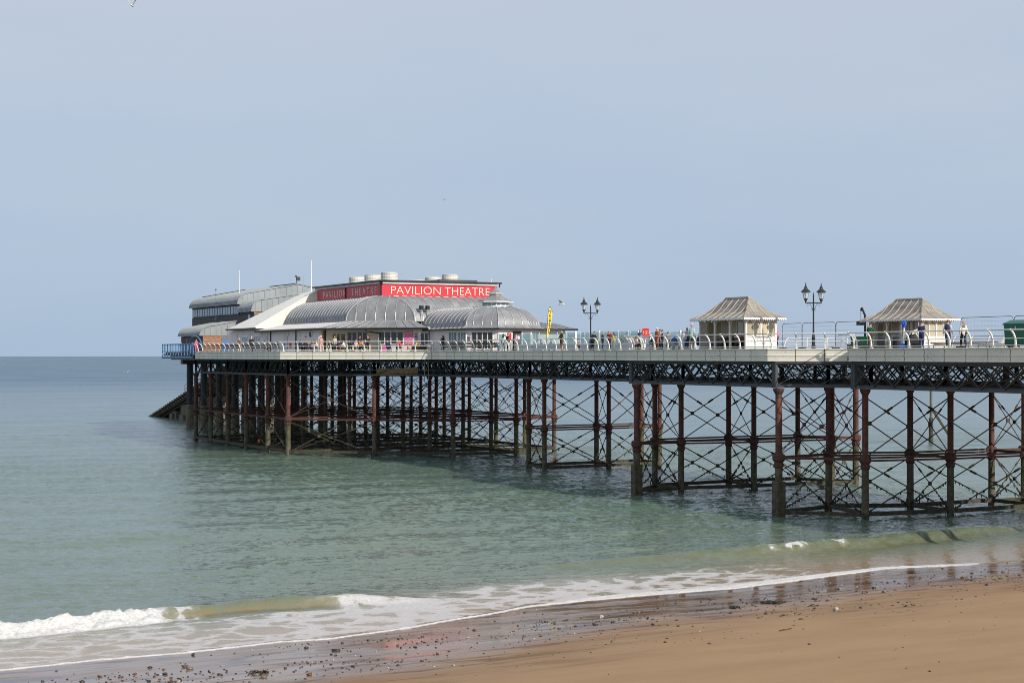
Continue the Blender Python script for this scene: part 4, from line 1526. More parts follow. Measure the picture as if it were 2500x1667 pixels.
OW = [(WALLO[i][:2], WALLO[i + 1][:2]) for i in range(5)]
opening('window', *OW[0], 1097, 1116, DECK + 0.1, DECK + 2.12, 3, PALEGLASS)
opening('window', *OW[0], 1119, 1139, DECK + 0.1, DECK + 2.12, 3, PALEGLASS)
flat('notice', *OW[1], 1141.5, 1148, DECK + 1.05, DECK + 1.6, M('notice_print', (0.16, 0.10, 0.20), 0.5, var=0.9, scale=12))
opening('window', *OW[1], 1152, 1204, DECK + 0.15, DECK + 2.1, 4)
opening('glazed_door', *OW[2], 1216, 1236, DECK + 0.05, DECK + 1.9, 1, PALEGLASS)
flat('doorway', *OW[2], 1252, 1272, DECK, DECK + 2.1, DARK, 0.05, 0.08)
opening('glazed_door', *OW[2], 1274, 1296, DECK + 0.05, DECK + 2.1, 1, PALEGLASS)
opening('window', *OW[3], 1300, 1312, DECK + 0.1, DECK + 2.1, 2, PALEGLASS)
# lantern
lt = MB().lathe([(1.62, 16.70), (1.62, 16.86), (1.45, 16.90), (1.40, 17.42), (1.45, 17.46)], 8, (OC[0], OC[1], 0), R(22.5)).build('lantern', TRIM, theatre)
for k in range(8):
    a = math.pi / 4 * k
    for s in (-0.28, 0.28):
        cx, cy = OC[0] + 1.31 * math.cos(a) - s * math.sin(a), OC[1] + 1.31 * math.sin(a) + s * math.cos(a)
        MB().box((cx, cy, 17.16), (0.06, 0.42, 0.34), a).build('lantern_pane', PALEGLASS, lt)
MB().lathe([(1.95, 17.40), (1.95, 17.52), (1.85, 17.56), (1.35, 17.72), (0.80, 18.02), (0.62, 18.22)], 8, (OC[0], OC[1], 0), R(22.5)).build('lantern_roof', ZINC, lt)
MB().lathe([(1.97, 17.37), (1.97, 17.47)], 8, (OC[0], OC[1], 0), R(22.5)).build('lantern_cornice', TRIM, lt)
MB().lathe([(0.60, 18.20), (0.60, 18.30), (0.86, 18.31), (0.86, 18.40)], 8, (OC[0], OC[1], 0), R(22.5)).build('cupola_base', TRIM, lt)
MB().lathe([(0.88, 18.40), (0.60, 18.52), (0.30, 18.72), (0.10, 18.92), (0.05, 18.98), (0.07, 19.02), (0.015, 19.25)], 8, (OC[0], OC[1], 0), R(22.5)).build('cupola', ZINC, lt)
# far wing behind the foyer
MB().box((89.2, 171.9, (DECK + 14.6) / 2), (7.0, 7.4, 14.6 - DECK)).build('far_wing', WHITE, theatre)
for k in range(9):
    x = 85.0 + 0.98 * k
    p = MB().add([(x, 172.8, 15.45), (x + 0.98, 172.8, 15.45), (x + 0.98, 167.4, 14.66), (x, 167.4, 14.66)], [(0, 1, 2, 3)]).build('skirt_panel', ZINC, theatre)
    MB().bar((x, 172.8, 15.48), (x, 167.4, 14.69), 0.07, 0.09).build('seam', SEAM, p)
gutter((84.9, 167.35), (93.9, 167.35), 14.60)
MB().add([(93.84, 167.4, 14.66), (93.84, 172.8, 15.45), (93.84, 172.8, 14.6)], [(0, 1, 2)]).build('wing_end', WHITE, theatre)

# the long white slope behind
def white_slope():
    T0, T1 = (CW - 0.1, 197.2, 19.75), (CW + 0.4, 203.4, 19.75)
    B0, B1 = (65.2, 199.6, 15.1), (65.2, 211.9, 15.0)
    n = 34
    rows = []
    mb = MB()
    for k in range(n + 1):
        u = k / n
        dz = 0.05 * (k % 2)
        a = tuple(T0[i] + (T1[i] - T0[i]) * u for i in range(3))
        b = tuple(B0[i] + (B1[i] - B0[i]) * u for i in range(3))
        rows.append([(a[0], a[1], a[2] + dz), (b[0], b[1], b[2] + dz)])
    mb.sheet(rows)
    mb.build('corrugated_roof', METAL_WHITE, theatre)
    gutter(B0[:2], B1[:2], 14.98, 0.12)
    # cheek wall on the near side
    MB().add([(CW, 197.15, 19.75), (65.25, 199.5, 15.12), (65.25, 199.5, 15.0), (CW, 197.15, 15.0)], [(0, 1, 2, 3)]).build('cheek_wall', METAL_WHITE, theatre)
    MB().bar((CW - 0.05, 197.2, 19.8), (65.2, 199.6, 15.15), 0.18, 0.16).build('barge_board', TRIM, theatre)
    MB().prism([(66.0, 200.0), (66.0, 212.5), (94, 212.5), (94, 197.2), (CW + 0.1, 197.2)], DECK, 15.0).build('stage_block', WHITE, theatre)
    MB().add([(CW, 197.0, 15), (FWD, 197.0, 15), (FWD, 204, 15), (CW, 204, 15), (CW, 197.0, 19.7), (FWD, 197.0, 19.7), (FWD, 204, 19.7), (CW + 0.3, 203.4, 19.7)],
             [(0, 1, 5, 4), (1, 2, 6, 5), (2, 3, 7, 6), (3, 0, 4, 7), (4, 5, 6, 7)]).build('stage_tower', METAL_WHITE, theatre)
white_slope()
def flagpole(w, t, z0, z1, label, r=0.055):
    o = MB().lathe([(r * 1.2, 0), (r, 0.3), (r * 0.7, z1 - z0 - 0.1), (r * 1.3, z1 - z0 - 0.08), (r * 1.3, z1 - z0)], 8, (0, 0, 0)).build('flagpole', TRIM)
    o.location = (w, t, z0)
    tag(o, label, 'flagpole')
flagpole(CW + 0.6, at(760, CW + 0.6), 19.7, 23.9, 'tall bare white flagpole beside the left end of the red board')
# antenna on the roof
MB().tube((74.0, at(741, 74.0), 19.7), (74.0, at(741, 74.0), 22.2), 0.018, n=5).build('aerial', GALV, theatre)

# ================================================================== LIFEBOAT STATION
station = empty('lifeboat_station', (80, 236, DECK), 0, 'grey zinc lifeboat station with curved roofs at the end of the pier', 'lifeboat station')
def tier(w0, t0, t1, ze, zt, wr, zr, reach=1.7, over=0.45, whole=True, zlow=None, nseam=None, name='curved_roof'):
    """roof with a rounded near eave rising to a ridge; gable clad in upright panels"""
    prof = [(w0 - over, ze)]
    for k in range(1, 8):
        a = R(90) * k / 7
        prof.append((w0 - over + reach * (1 - math.cos(a)), ze + (zt - ze) * math.sin(a)))
    prof.append((wr, zr))
    if whole:
        prof += [(2 * wr - x, z) for x, z in prof[::-1][1:]]
    low = [(prof[-1][0], ze), ]
    body = [(x, 0, z) for x, z in prof] + ([] if whole else [(wr, 0, ze)])
    roof = MB().extrude(body, (0, t0, 0), (0, t1, 0)).build(name, ZINC2, station)
    # standing seams over the curve
    n = nseam or round((t1 - t0) / 0.55)
    sb = MB()
    for k in range(n + 1):
        y = t0 + (t1 - t0) * k / n
        rib_path(sb, [(x, y, z + 0.02) for x, z in prof[:9 if not whole else 9]], 0.035, 0.06)
    tag(sb.build('seams', ZINC2, roof), kind='stuff')
    # gable panels
    xs = [w0 - over + reach * 0.35]
    while xs[-1] < (wr if not whole else wr + 8):
        xs.append(xs[-1] + 0.82)
    def zat(x):
        for (a, za), (b, zb) in zip(prof[:-1], prof[1:]):
            if a <= x <= b:
                return za + (zb - za) * (x - a) / max(1e-6, b - a)
        return prof[-1][1]
    for a, b in zip(xs[:-1], xs[1:]):
        za, zb = zat(a) - 0.12, zat(b) - 0.12
        lo = zlow if zlow is not None else ze
        MB().extrude([(a + 0.02, 0, lo + 0.02), (b - 0.02, 0, lo + 0.02), (b - 0.02, 0, zb), (a + 0.02, 0, za)], (0, t0 - 0.05, 0), (0, t0 + 0.03, 0)).build('cladding_panel', ZINC2, roof)
    eb = MB()
    rib_path(eb, [(x, t0 - 0.06, z + 0.02) for x, z in prof[:10]], 0.14, 0.12)
    eb.build('verge', ZINC2, roof)
    return roof
def planked(a, b, z0, z1, mat, t0=None, thick=0.25, n=None, inward=(1, 0)):
    a, b = Vector((*a, 0)), Vector((*b, 0))
    d = b - a
    n = n or max(1, round((z1 - z0) / 0.22))
    core = (a + b) / 2 + Vector((*inward, 0)) * (thick / 2 + 0.03)
    w = MB().box((core.x, core.y, (z0 + z1) / 2), (d.length, thick, z1 - z0), math.atan2(d.y, d.x)).build('timber_wall', GREYWOOD, station)
    for k in range(n):
        za, zb = z0 + (z1 - z0) * k / n, z0 + (z1 - z0) * (k + 1) / n
        c = (a + b) / 2
        MB().box((c.x, c.y, (za + zb) / 2), (d.length, 0.06, zb - za - 0.025), math.atan2(d.y, d.x)).build('plank', mat, w)
    return w
# upper hall
tier(71.0, 224.0, 248.5, 18.83, 20.5, 79.6, 21.85, 2.0)
planked((71.0, 224.0), (71.0, 248.3), 15.0, 17.35, GREYWOOD)
planked((71.0, 224.0), (71.0, 248.3), 18.72, 18.86, GREYWOOD, n=1)
SW = ((71.0, 224.0), (71.0, 248.3))
opening('window_strip', *SW, 471.5, 584, 17.38, 18.70, 18, PALEGLASS, M('window_frame_dark', (0.06, 0.035, 0.04), 0.5), 0.04, 0.12, station)
MB().box((79.6, 236, 15.5), (17.0, 24.2, 6.6)).build('hall_body', GREYWOOD, station)
MB().bar((72.5, 248.0, 20.6), (79.4, 248.0, 21.9), 0.2, 0.12).build('far_verge', GUTTER, station)
MB().bar((79.5, 224.2, 21.93), (79.5, 236, 21.93), 0.3, 0.10).build('ridge_cap', GUTTER, station)
# middle block
tier(71.0, 217.7, 223.9, 17.62, 19.35, 79.6, 20.45, 1.8)
planked((71.0, 217.8), (71.0, 223.9), 12.06, 17.60, GREYWOOD, n=20)
planked((71.0, 217.75), (80.0, 217.75), 12.06, 17.58, BROWNWOOD, n=20, inward=(0, 1))
MB().box((79.6, 221.0, 14.9), (16.8, 6.0, 5.6)).build('block_body', GREYWOOD, station)
opening('window', (71.0, 217.8), (71.0, 223.9), 605.5, 613, 16.3, 17.35, 1, PALEGLASS, M('window_frame_dark', (0.06, 0.035, 0.04), 0.5), 0.04, 0.1, station)
# low outer block
tier(65.0, 222.0, 233.0, 14.30, 15.75, 71.2, 16.65, 2.0, 0.5, whole=False)
planked((65.0, 222.1), (65.0, 233.0), 12.06, 14.28, GREYWOOD, n=9)
planked((65.0, 222.05), (71.2, 222.05), 12.06, 14.30, BROWNWOOD, n=9, inward=(0, 1))
flat('door', (65.0, 222.0), (71.2, 222.0), 541.5, 557.5, 12.1, 14.05, M('door_blue', (0.06, 0.14, 0.33), 0.5), 0.04, 0.06, station)
flat('door', (65.0, 222.1), (65.0, 233.0), 455, 459, 12.1, 14.0, M('door_red', (0.22, 0.04, 0.04), 0.5), 0.04, 0.06, station)
flat('notice', (65.0, 222.1), (65.0, 233.0), 469, 473, 12.9, 13.4, TRIM, 0.04, 0.06, station)
flagpole(73.5, at(584, 73.5), 20.7, 24.0, 'shorter bare white flagpole on the ridge of the lifeboat station')
# cctv mast on the ridge and aerial on the near wall
cm = MB().tube((79.5, 224.3, 21.9), (79.5, 224.3, 22.9), 0.05, n=6).box((79.65, 224.1, 22.6), (0.5, 0.4, 0.55)).box((79.3, 224.1, 22.95), (0.25, 0.25, 0.2)).build('camera_mast', BLACK, station)
mb = MB().tube((70.6, at(527, 70.6), 15.5), (70.6, at(527, 70.6), 21.2), 0.035, n=6).lathe([(0.09, 0), (0.12, 0.12), (0.09, 0.3)], 8, (70.6, at(527, 70.6), 21.1))
for z in (16.4, 17.0, 17.5):
    mb.tube((70.6, at(527, 70.6) - 0.7, z + 0.15), (70.6, at(527, 70.6) + 0.7, z - 0.1), 0.03, n=5)
mb.build('aerial', GALV, station)
# deck under the station and its ribbed caissons
MB().box((80, 242, 11.35), (19.5, 31.5, 0.9)).build('floor_slab', CONCRETE, station)
def caisson_mesh():
    prof = [(0.62, -3), (0.62, 3.6), (0.52, 3.7)]
    z = 3.75
    while z < 10.8:
        prof += [(0.50, z), (0.50, z + 0.24), (0.58, z + 0.25), (0.58, z + 0.33)]
        z += 0.34
    prof.append((0.5, 10.9))
    return MB().lathe(prof, 14)
cmx = caisson_mesh()
CAIM = cmx.mesh('caisson', None)
CAIM.materials.append(CAISSON)
CAIM.materials.append(CONCRETE)
for p in CAIM.polygons:
    if p.center.z < 3.72:
        p.material_index = 1
for w in (73.4, 80.0, 87.0):
    for t in (226.0, 234.0, 242.0, 250.0, 258.0):
        link('caisson', CAIM, station, False, (w, t, 0))
MB().box((80, 257.8, 10.6), (16, 1.4, 0.8)).build('end_beam', IRON, station)

# slipway
slip = empty('slipway', (85, 282, 0), 0, 'weedy lifeboat slipway running down into the sea behind the pier', 'slipway')
def zs(t):
    return 6.07 - 0.203 * (t - 280.6)
MB().extrude([(82, 0, 0), (88, 0, 0), (88, 0, -0.9), (82, 0, -0.9)], (0, 251, zs(251)), (0, 316, zs(316))).build('ramp', WEEDBEAM, slip)
MB().extrude([(81.6, 0, 0.02), (82.05, 0, 0.02), (82.05, 0, -0.5), (81.6, 0, -0.5)], (0, 251, zs(251)), (0, 315, zs(315))).build('kerb_beam', WEEDBEAM, slip)
k = 0
t = 256.0
while t < 313:
    MB().box((81.1, t, zs(t) + 0.1), (1.0, 1.0, 0.36)).build('step', WEEDBEAM, slip)
    t += 1.5
hb = MB()
for t in (262, 267, 272, 277, 282, 287):
    hb.tube((80.7, t, zs(t)), (80.7, t, zs(t) + 1.5), 0.04, n=5)
for h in (0.8, 1.5):
    hb.tube((80.7, 258, zs(258) + h), (80.7, 287, zs(287) + h), 0.035, n=5)
hb.build('handrail', RUSTROD, slip)
for t, wd_ in ((284.5, 3.4), (292.5, 4.5), (299.5, 3.2)):
    MB().box((84.6, t, (zs(t) - 0.9 - 3) / 2), (5.0, wd_, zs(t) - 0.9 + 3)).build('support', CONCRETE, slip)
    MB().box((84.6, t + 0.3, 0.0), (6.0, wd_ * 0.6, 1.6)).build('footing', CONCRETE, slip)

# ================================================================== THINGS ON THE DECK
# --- seaside shelters
def shelter(w0, t0, label):
    """open timber shelter 2.8 x 6.3 m, swept hipped roof; local origin at its near front corner"""
    root = empty('shelter', (w0, t0, DECK), 0, label, 'shelter', 'roofed shelters along the pier')
    W, L, ZE = 2.8, 6.3, 2.40
    def part(mb, name, mat, parent=root, smooth=False):
        return mb.build(name, mat, parent, smooth, local=True)
    posts = [(0, L * k / 3) for k in range(4)] + [(W, L * k / 3) for k in range(4)] + [(W / 2, 0), (W / 2, L)]
    for x, y in posts:
        part(MB().box((x, y, ZE / 2), (0.15, 0.15, ZE)), 'column', M('shelter_white', (0.74, 0.72, 0.70), 0.55, var=0.06))
    # middle partition with dado and glass, ends panelled below and glazed above
    SW_ = M('shelter_white', (0.74, 0.72, 0.70), 0.55, var=0.06)
    for y in (0, L):
        for k in range(2):
            xa, xb = W / 2 * k + 0.075, W / 2 * (k + 1) - 0.075
            d_ = part(MB().box(((xa + xb) / 2, y, 0.47), (xb - xa, 0.10, 0.94)), 'dado', SW_)
            for j in range(9):
                part(MB().box((xa + (xb - xa) * (j + 0.5) / 9, y + (-0.055 if y == 0 else 0.055), 0.44), ((xb - xa) / 9 - 0.012, 0.02, 0.86)), 'board', SW_, d_)
            part(MB().box(((xa + xb) / 2, y, 0.97), (xb - xa + 0.1, 0.18, 0.07)), 'sill', TRIM)
            xm = (xa + xb) / 2
            part(MB().box((xm, y, 1.65), (0.07, 0.09, 1.3)), 'mullion', SW_)
            for j, (pa_, pb_) in enumerate(((xa, xm - 0.035), (xm + 0.035, xb))):
                g = MB().box(((pa_ + pb_) / 2, y, 1.60), (pb_ - pa_, 0.03, 1.2))
                part(g, 'pane', OCHRE if (j + k) % 2 else SHELTERGLASS)
                # pointed arch over the light
                c_ = (pa_ + pb_) / 2
                for sgn, e in ((1, pa_), (-1, pb_)):
                    part(MB().add([(e, y - 0.045, 2.32), (e, y - 0.045, 1.85), (e + sgn * 0.05, y - 0.045, 2.0), (c_, y - 0.045, 2.28), (c_, y - 0.045, 2.32)], [(0, 1, 2, 3, 4)]), 'arch_spandrel', TRIM)
    part(MB().box((W / 2, L / 2, 0.47), (0.10, L - 0.2, 0.94)), 'partition_dado', M('shelter_dado', (0.22, 0.20, 0.20), 0.6))
    for k in range(3):
        ya, yb = L * k / 3 + 0.08, L * (k + 1) / 3 - 0.08
        for j in range(2):
            y0_, y1_ = ya + (yb - ya) * j / 2 + 0.04, ya + (yb - ya) * (j + 1) / 2 - 0.04
            part(MB().box((W / 2, (y0_ + y1_) / 2, 1.62), (0.04, y1_ - y0_, 1.3)), 'pane', OCHRE if (j + k) % 2 == 0 else SHELTERGLASS)
            part(MB().box((W / 2, y0_ - 0.04, 1.62), (0.10, 0.08, 1.36)), 'mullion', SW_)
        part(MB().box((W / 2 - 0.42, (ya + yb) / 2, 0.44), (0.5, yb - ya, 0.06)), 'seat', SLAT)
        # curved brackets at the open sides
        for y, sgn in ((ya, 1), (yb, -1)):
            pts = [(0.0, y + sgn * 0.62 * (1 - math.cos(R(90) * q_ / 5)), 1.78 + 0.58 * math.sin(R(90) * q_ / 5)) for q_ in range(6)]
            pts2 = [(0.0, y + sgn * (0.02 + 0.60 * (1 - math.cos(R(90) * q_ / 5))), 1.75 + 0.60 * math.sin(R(90) * q_ / 5)) for q_ in range(6)]
            br = MB()
            for a, b in zip(pts2[:-1], pts2[1:]):
                br.bar(a, b, 0.05)
            part(br, 'bracket', SW_)
    # wall plate
    pl = MB()
    for a, b in (((0, 0), (W, 0)), ((W, 0), (W, L)), ((W, L), (0, L)), ((0, L), (0, 0))):
        pl.bar((*a, ZE), (*b, ZE), 0.16, 0.14)
    part(pl, 'wall_plate', SW_)
    # swept roof: rings from eave to ridge
    o = 0.62
    R0 = (-o, -o, W + o, L + o)
    ridge = (W / 2, 1.55, W / 2, L - 1.55)
    prof = [(0.0, 2.42), (0.22, 2.62), (0.45, 2.90), (0.62, 3.22), (0.78, 3.60), (1.0, 4.05)]
    rings_ = []
    for s, z in prof:
        x0, y0 = R0[0] + (ridge[0] - R0[0]) * s, R0[1] + (ridge[1] - R0[1]) * s
        x1, y1 = R0[2] + (ridge[2] - R0[2]) * s, R0[3] + (ridge[3] - R0[3]) * s
        rings_.append([(x0, y0, z), (x1, y0, z), (x1, y1, z), (x0, y1, z)])
    for e in range(4):
        p, q_ = Vector(rings_[0][e]), Vector(rings_[0][(e + 1) % 4])
        dv = (q_ - p).normalized()
        Lf = (q_ - p).length
        n = 9 if e % 2 else 5
        def col(u):
            out = []
            for r_ in rings_:
                a_, b_ = Vector(r_[e]), Vector(r_[(e + 1) % 4])
                ua, ub = (a_ - p).dot(dv), (b_ - p).dot(dv)
                x = min(max(u, ua), ub)
                sfrac = (x - ua) / max(1e-6, ub - ua)
                out.append(tuple(a_ + (b_ - a_) * sfrac))
            return out
        for k in range(n):
            ca, cb = col(Lf * k / n), col(Lf * (k + 1) / n)
            pn = part(MB().sheet([ca, cb]), 'roof_panel', SHELTERROOF)
            rb = MB()
            rib_path(rb, ca, 0.06, 0.08)
            part(rb, 'roll', RIBCREAM, pn)
        hp = MB()
        rib_path(hp, [r_[e] for r_ in rings_], 0.08, 0.08)
        part(hp, 'hip_roll', RIBCREAM)
        # scalloped valance
        ns = round(Lf / 0.19)
        vb = MB()
        nrm = Vector((dv.y, -dv.x, 0)) * 0.012
        for k in range(ns):
            a = p + dv * (Lf * k / ns)
            b = p + dv * (Lf * (k + 1) / ns)
            m_ = (a + b) / 2
            for sg in (1, -1):
                nn = nrm * sg
                pts = [a + nn, b + nn, b + nn - Vector((0, 0, 0.10)), m_ + nn - Vector((0, 0, 0.20)), a + nn - Vector((0, 0, 0.10))]
                vb.add(pts, [(0, 1, 2, 3, 4) if sg > 0 else (4, 3, 2, 1, 0)])
        tag(part(vb, 'scalloped_valance', TRIM), kind='stuff')
    part(MB().bar((ridge[0], ridge[1], 4.08), (ridge[2], ridge[3], 4.08), 0.12, 0.10), 'ridge_roll', RIBCREAM)
    return root
shelter(73.5, 104.5, 'pale shelter with swept lead roof, standing right of the crowd, nearest the theatre')
shelter(87.7, 100.7, 'pale shelter with brown-stained swept roof behind the blue telescope')

# --- lamp standards
def lamp(w, t, label):
    root = empty('lamp_post', (w, t, DECK), 0, label, 'lamp post', 'black twin-lantern lamp posts on the pier')
    def part(mb, name, mat, parent=root, smooth=False):
        return mb.build(name, mat, parent, smooth, local=True)
    part(MB().lathe([(0.16, 0), (0.16, 0.25), (0.13, 0.3), (0.13, 0.8), (0.15, 0.84), (0.11, 0.9), (0.08, 1.15)], 8), 'base', LAMPBLACK)
    part(MB().lathe([(0.075, 1.15), (0.062, 1.6), (0.075, 1.63), (0.062, 1.66), (0.055, 3.35), (0.075, 3.38), (0.06, 3.42), (0.05, 3.9), (0.065, 3.93), (0.045, 3.98), (0.05, 4.05), (0.03, 4.12), (0.008, 4.28)], 10), 'shaft', LAMPBLACK)
    part(MB().tube((-0.72, 0, 3.46), (0.72, 0, 3.46), 0.038, n=8), 'cross_arm', LAMPBLACK)
    for s in (-1, 1):
        sc_ = MB()
        pts = [(s * (0.06 + 0.42 * u), 0, 2.95 + 0.48 * u + 0.10 * math.sin(u * 3.1)) for u in (0, .2, .4, .6, .8, 1)]
        sc_.path(pts, 0.016, 5)
        for cx, cz, r0 in ((0.56, 3.30, 0.07), (0.16, 2.93, 0.07)):
            sc_.path([(s * (cx + r0 * math.cos(a)), 0, cz + r0 * math.sin(a)) for a in np.linspace(0, 5.2, 9)], 0.012, 4)
        part(sc_, 'scroll', LAMPBLACK)
        lx = 0.72 * s
        ln = part(MB().lathe([(0.045, 3.42), (0.045, 3.56), (0.10, 3.60), (0.11, 3.70), (0.16, 3.74), (0.165, 3.77)], 8, (lx, 0, 0)), 'lantern_holder', LAMPBLACK)
        part(MB().lathe([(0.15, 3.77), (0.265, 4.26)], 6, (lx, 0, 0)), 'lantern_glass', LANTERN, ln)
        part(MB().lathe([(0.025, 3.77), (0.03, 4.2)], 6, (lx, 0, 0)), 'lamp_bulb', TRIM, ln)
        for k in range(6):
            a = math.pi / 3 * k
            part(MB().tube((lx + 0.152 * math.cos(a), 0.152 * math.sin(a), 3.77), (lx + 0.268 * math.cos(a), 0.268 * math.sin(a), 4.26), 0.010, n=4), 'lantern_bar', LAMPBLACK, ln)
        part(MB().lathe([(0.37, 4.25), (0.37, 4.29), (0.27, 4.40), (0.15, 4.50), (0.13, 4.58), (0.10, 4.62), (0.11, 4.66), (0.05, 4.72), (0.03, 4.78), (0.055, 4.84), (0.035, 4.89), (0.006, 4.98)], 8, (lx, 0, 0)), 'lantern_cap', LAMPBLACK, ln)
lamp(76.0, at(1442, 76.0), 'black twin-lantern lamp post nearer the theatre, between two groups of people')
lamp(76.2, at(1986, 76.2), 'black twin-lantern lamp post right of the nearer shelter, beside the wire fence')

# --- benches along the edge, backs to the sea
def bench(p, q_, label, group='slatted benches along the pier edge'):
    p, q_ = Vector((*p, DECK)), Vector((*q_, DECK))
    d = (q_ - p).normalized()
    out = Vector((-d.y, d.x, 0))
    L = (q_ - p).length
    root = empty('bench', tuple((p + q_) / 2), 0, label, 'bench', group)
    n = max(1, round(L / 1.96))
    for k in range(n):
        a, b = p + d * (L * k / n + 0.07), p + d * (L * (k + 1) / n - 0.07)
        for o, z in ((-0.30, 0.82), (-0.36, 0.70), (-0.41, 0.56), (-0.46, 0.44)):
            MB().bar(a + out * o + Vector((0, 0, z)), b + out * o + Vector((0, 0, z)), 0.035, 0.10).build('back_slat', SLAT, root)
        for o in (-0.54, -0.68, -0.82):
            MB().bar(a + out * o + Vector((0, 0, 0.40)), b + out * o + Vector((0, 0, 0.40)), 0.12, 0.04).build('seat_slat', SLAT, root)
        MB().bar(a + out * -0.85, a + out * -0.85 + Vector((0, 0, 0.40)), 0.06).build('leg', RAIL, root)
bench((74.2, 149.5), (74.05, 163.4), 'long slatted bench along the rail in front of the domed foyer')
bench((61, 179.0), (61, 193.0), 'long slatted bench on the shaded side rail, nearer the terrace')
bench((61, 194.0), (61, 209.5), 'long slatted bench on the shaded side rail, nearer the blue balcony')

# --- red lifebuoy cabinets
def cabinet(w, t, z, rz, label, ring):
    root = empty('lifebuoy_cabinet', (w, t, z), rz, label, 'lifebuoy cabinet', 'red lifebuoy cabinets')
    W, D, H = 0.54, 0.20, 0.76
    pts = []
    for cx, cz, a0 in ((W / 2 - .1, H - .1, 0), (-W / 2 + .1, H - .1, 90), (-W / 2 + .1, .1, 180), (W / 2 - .1, .1, 270)):
        pts += [(cx + .1 * math.cos(R(a0 + k * 30)), 0, cz + .1 * math.sin(R(a0 + k * 30))) for k in range(4)]
    MB().extrude(pts[::-1], (0, -D / 2, 0), (0, D / 2, 0)).build('case', REDPLASTIC, root, local=True)
    MB().bar((0, 0.14, -0.9), (0, 0.14, 0.5), 0.06).build('stand', TRIM, root, local=True)
    if ring:
        for s in (-1, 1):
            mb = MB()
            arc = [(s * (0.13 + 0.06 * math.cos(a)), -D / 2 - 0.012, 0.40 + 0.17 * math.sin(a)) for a in np.linspace(-1.2, 1.2, 8)]
            for a, b in zip(arc[:-1], arc[1:]):
                mb.bar(a, b, 0.02, 0.05, up=(0, 1, 0))
            mb.build('mark', TRIM, root, local=True)
        mb = MB()
        arc = [(0.065 * math.cos(a), -D / 2 - 0.012, 0.40 + 0.15 * math.sin(a)) for a in np.linspace(0, 6.283, 13)]
        for a, b in zip(arc[:-1], arc[1:]):
            mb.bar(a, b, 0.02, 0.04, up=(0, 1, 0))
        mb.build('mark', TRIM, root, local=True)
cabinet(74.9, at(1246, 74.9), DECK + 1.02, R(60), 'red lifebuoy cabinet on the rail in front of the foyer door', False)
cabinet(71.6, at(1576, 71.6), DECK + 1.0, R(-25), 'red lifebuoy cabinet with white ring mark, where a man raises his arm', True)

# --- OPEN feather banner
def banner():
    w = 77.6
    t = at(1336, w)
    root = empty('feather_banner', (w, t, DECK), R(27), 'yellow feather banner reading OPEN on a bent pole beside the terrace', 'banner')
    H0, H1 = 1.1, 4.35
    def edge_x(z):
        s = (z - H0) / (H1 - H0)
        return 0.05 + 0.62 * math.sin(min(1, s * 1.02) ** 0.75 * 1.6) - 0.12 * s
    left, right = [], []
    zz = np.linspace(H0, H1, 14)
    for z in zz:
        s = (z - H0) / (H1 - H0)
        lean = 0.32 * s
        left.append((lean - 0.08 + (0.16 * max(0, s - 0.8) / 0.2) ** 1.0 * 1.0, 0, z))
        right.append((lean + 0.05 + 0.60 * math.sin(min(1.0, s * 1.15) * 1.5708) * (1 - max(0, (s - 0.80) / 0.20) ** 2 * 0.75), 0, z))
    mb = MB()
    for off in (-0.008, 0.008):
        mb.sheet([[(x, off, z) for x, y, z in left], [(x, off, z) for x, y, z in right]])
    mb.build('flag', YELLOW, root, local=True)
    mb = MB()
    mb.path([(-0.10, 0.0, 0.0)] + [(x - 0.03, 0, z) for x, y, z in left] + [(left[-1][0] + 0.14, 0, H1 + 0.03)] + [right[-1]] + [right[-2], right[-3]], 0.028, 6)
    mb.build('pole', BLACK, root, local=True)
    MB().lathe([(0.3, 0), (0.3, 0.06), (0.06, 0.1)], 10).build('foot', BLACK, root, local=True)
    me, mn, mx_ = text_mesh('OPEN', 1.0, 0.006)
    Lx = mx_[0] - mn[0]
    Ly = mx_[1] - mn[1]
    sl, sh = 2.35 / Lx, 0.34 / Ly
    ang = math.atan2(2.35, 0.24)
    d = Vector((math.cos(ang), 0, math.sin(ang)))
    up = Vector((-math.sin(ang), 0, math.cos(ang)))
    o = Vector((0.46, -0.03, H0 + 0.55))
    me.transform(Matrix.Translation(o) @ Matrix(((d.x * sl, up.x * sh, 0, 0), (0, 0, -1, 0), (d.z * sl, up.z * sh, 0, 0), (0, 0, 0, 1))) @ Matrix.Translation((-mn[0], -mn[1], 0)))
    me.materials.clear()
    me.materials.append(BLACK)
    link('lettering', me, root, True)
banner()

# --- glass wind screens round the terrace on the neck
def screen(p, q_, label):
    p, q_ = Vector((*p, DECK)), Vector((*q_, DECK))
    L = (q_ - p).length
    d = (q_ - p).normalized()
    root = empty('wind_screen', tuple(p), 0, label, 'glass screen', 'glass wind screens on the neck of the pier')
    n = max(1, round(L / 1.9))
    for k in range(n + 1):
        a = p + d * (L * k / n)
        big = k % 5 == 2
        MB().bar(a, a + Vector((0, 0, 1.86 if not big else 1.95)), 0.07 if not big else 0.16).build('screen_post', TRIM, root)
        if k < n:
            b = p + d * (L * (k + 1) / n)
            MB().bar(a + d * 0.05 + Vector((0, 0, 1.28)), b - d * 0.05 + Vector((0, 0, 1.28)), 0.018, 1.05).build('glass_pane', SCREEN, root)
            MB().bar(a + d * 0.05 + Vector((0, 0, 0.40)), b - d * 0.05 + Vector((0, 0, 0.40)), 0.05, 0.66).build('lower_panel', M('screen_board', (0.48, 0.56, 0.60), 0.5), root)
screen((80.0, 156.5), (80.0, 143.0), 'tinted glass wind screen next to the foyer, behind the man in brown')
screen((80.0, 142.0), (80.0, 131.0), 'tinted glass wind screen behind the black lamp post and the standing men')
screen((86.5, 156.5), (86.5, 132.0), 'tinted glass wind screen on the far side of the terrace, behind the nearer one')

